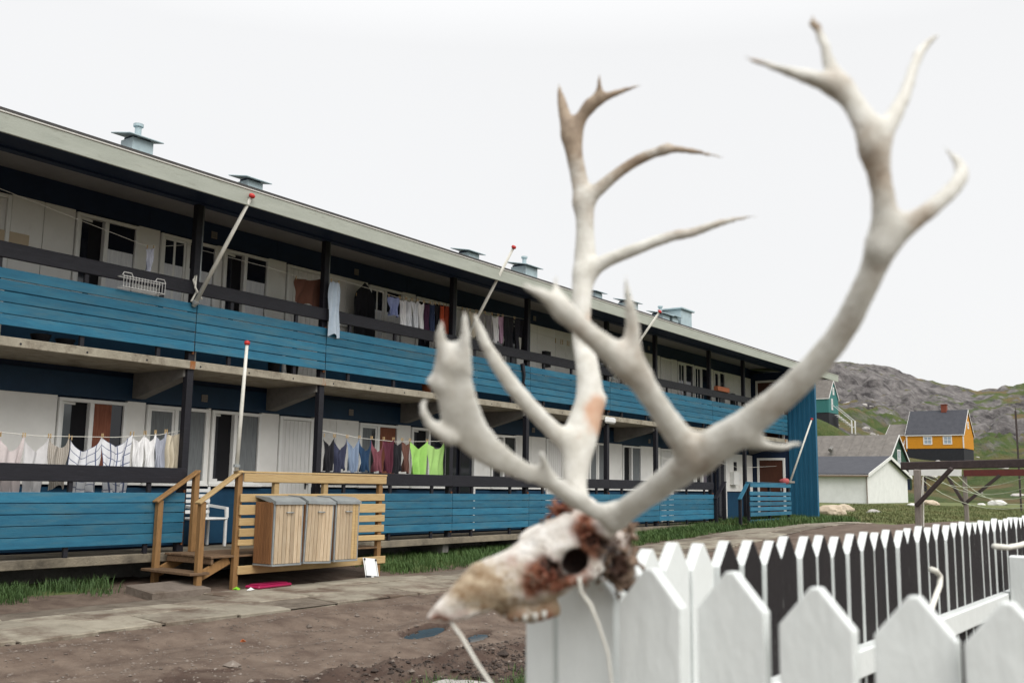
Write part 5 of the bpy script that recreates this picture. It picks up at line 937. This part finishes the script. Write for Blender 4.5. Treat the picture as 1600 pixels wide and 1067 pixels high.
for i, (ya, yb, sag) in enumerate(((2.5, 6.35, .30), (2.2, 6.1, .45), (1.95, 5.75, .55), (1.7, 5.5, .65), (1.4, 6.5, .75))):
    a = np.array((20.2 - (4.85 - ya) * .29, ya, 2.0)); b = np.array((27.72, yb, 2.03)); P = [a + (b - a) * t + np.array((0, 0, -sag * 4 * t * (1 - t))) for t in np.linspace(0, 1, 12)]
    MB().tube(P, .007, 5).build('drying_line', mat('lime_white_line', (.55, .60, .42), None, 9, .6), None, label='sagging pale line strung between the two drying racks', cat='line', group='lines of the drying racks')
# lattice mast and wooden pole
pm = thing('mast', (60, 8.1, .4), 'dark slender mast rising from the meadow', 'mast'); base = at(1597, 815, 55); 
for dx in (-.12, .12): MB().bar((base[0] + dx, base[1], .0), (base[0] + dx, base[1], at(1597, 640, 55)[2]), .06, .06, up=(1, 0, 0)).build('upright', M_DARKWOOD, pm)
for i in range(12): MB().bar((base[0] - .12, base[1], .5 + i * .5), (base[0] + .12, base[1], .9 + i * .5), .03, .03, up=(0, 1, 0)).build('lattice_bar', M_DARKWOOD, pm)
# ------------------------------------------------------------------ boulders
ROCKS = [(1300, 803, .62, 'big cream boulder beside the blue store wall'), (1320, 798, .5, 'rounded tan boulder behind the big cream boulder'), (1366, 800, .30, 'low grey boulder in front of the white shed'), (1425, 794, .30, 'white boulder behind the drying rack post'), (1453, 793, .50, 'angular tan boulder close to the white one by the rack post'), (1534, 793, .26, 'small white boulder touching a long one'), (1559, 793, .55, 'long white boulder in the meadow beyond the racks')]
for i, (px, py, r, lab) in enumerate(ROCKS):
    p = onZ(px, py, .6); stone(p[0], p[1], gz1(p[0], p[1]) - .08, r, lab, 'boulders in the meadow', mat('white_boulder', (.66, .65, .62), (.48, .465, .44), 3, .9, .6, 12) if i in (3, 5, 6) else mat('cream_boulder', (.52, .44, .34), (.36, .29, .21), 3, .9, .6, 12) if i in (0, 1, 4) else M_STONE, .62, i + 20)
rr = random.Random(11)
for i in range(70):
    a = math.radians(rr.uniform(6.5, 19)); d = rr.uniform(96, 190); x, y = d * math.cos(a), d * math.sin(a)
    if any(math.hypot(x - h[0], y - h[1]) < h[2] * .9 for h in HOUSES): continue
    stone(x, y, float(hill_full(np.array([x]), np.array([y]))[0]) - .15, rr.uniform(.25, .8), 'pale grey boulder lying on the hillside turf', 'boulders on the hillside', M_STONE, rr.uniform(.45, .75), i + 60)
# ------------------------------------------------------------------ grass
def grass(name, pts, hmin, hmax, m, seed, label, wid=.006):
    r = np.random.default_rng(seed); n = len(pts); z = gz(pts[:, 0], pts[:, 1]); a = r.random(n) * 6.283; h = r.uniform(hmin, hmax, n); ln = r.uniform(.15, .75, n) * h; w = wid * r.uniform(.6, 1.3, n)
    dx, dy = np.cos(a), np.sin(a); sx_, sy_ = -dy * w, dx * w; V = np.zeros((n, 5, 3)); b = np.stack([pts[:, 0], pts[:, 1], z - .01], -1)
    V[:, 0] = b + np.stack([sx_, sy_, 0 * z], -1); V[:, 1] = b - np.stack([sx_, sy_, 0 * z], -1)
    m1 = b + np.stack([dx * ln * .35, dy * ln * .35, h * .62], -1); V[:, 2] = m1 - np.stack([sx_, sy_, 0 * z], -1) * .75; V[:, 3] = m1 + np.stack([sx_, sy_, 0 * z], -1) * .75; V[:, 4] = b + np.stack([dx * ln, dy * ln, h], -1)
    i = np.arange(n) * 5; F = [(k, k + 1, k + 2, k + 3) for k in i] + [(k + 3, k + 2, k + 4) for k in i]; me = bpy.data.meshes.new(name); me.from_pydata(V.reshape(-1, 3).tolist(), [], F); me.materials.append(m)
    finish(bpy.data.objects.new(name, me), None, (0, 0, 0), kind='stuff', label=label, cat='grass')
M_GR = mat('lush_grass', (.078, .135, .035), (.042, .088, .022), 1.1, .7, coord='World', dirt=(.13, .14, .05), dscale=2.3, dlo=.56, dhi=.72)
M_GRD = mat('dark_grass', (.06, .11, .03), (.036, .07, .02), 1.3, .7, coord='World', dirt=(.10, .10, .04), dscale=3, dlo=.6, dhi=.75)
M_GRY = mat('dry_meadow_grass', (.165, .155, .068), (.085, .115, .036), .6, .8, coord='World')
def clump(n, k, x0, x1, y0, y1, sp, seed, dens=None):
    r = np.random.default_rng(seed); c = np.stack([r.uniform(x0, x1, k), r.uniform(y0, y1, k)], -1); p = c[r.integers(0, k, n)] + r.normal(0, sp, (n, 2)); return p[(p[:, 0] > x0) & (p[:, 0] < x1) & (p[:, 1] > y0 - .1) & (p[:, 1] < y1 + .1)]
grass('grass', clump(3000, 22, 5.2, 8.1, 11.8, 12.7, .13, 1), .06, .20, M_GRD, 1, 'dark grass tufts under the balcony left of the pine steps'); 
grass('grass', clump(13000, 130, 12.7, 19.5, 11.45, 13.2, .16, 2), .04, .19, M_GR, 2, 'lush grass strip between pine landing and footpath')
grass('grass', clump(20000, 210, 19.3, 28.0, 11.4, 13.2, .18, 3), .05, .20, M_GR, 3, 'lush grass strip before the blue balcony boards', .009)
grass('grass', clump(18000, 200, 28.0, 36.8, 10.7, 12.6, .2, 4), .07, .28, M_GR, 4, 'tall grass around the blue landing and store', .011)
grass('grass', clump(1500, 10, 5.5, 7.6, 3.9, 5.2, .12, 5), .04, .13, M_GR, 5, 'small grass tufts in the mud near the fence', .004)
grass('grass', clump(42000, 600, 36, 66, 3.0, 19.0, .5, 6), .05, .15, M_GRY, 6, 'rough meadow grass beyond the picket fence', .016)
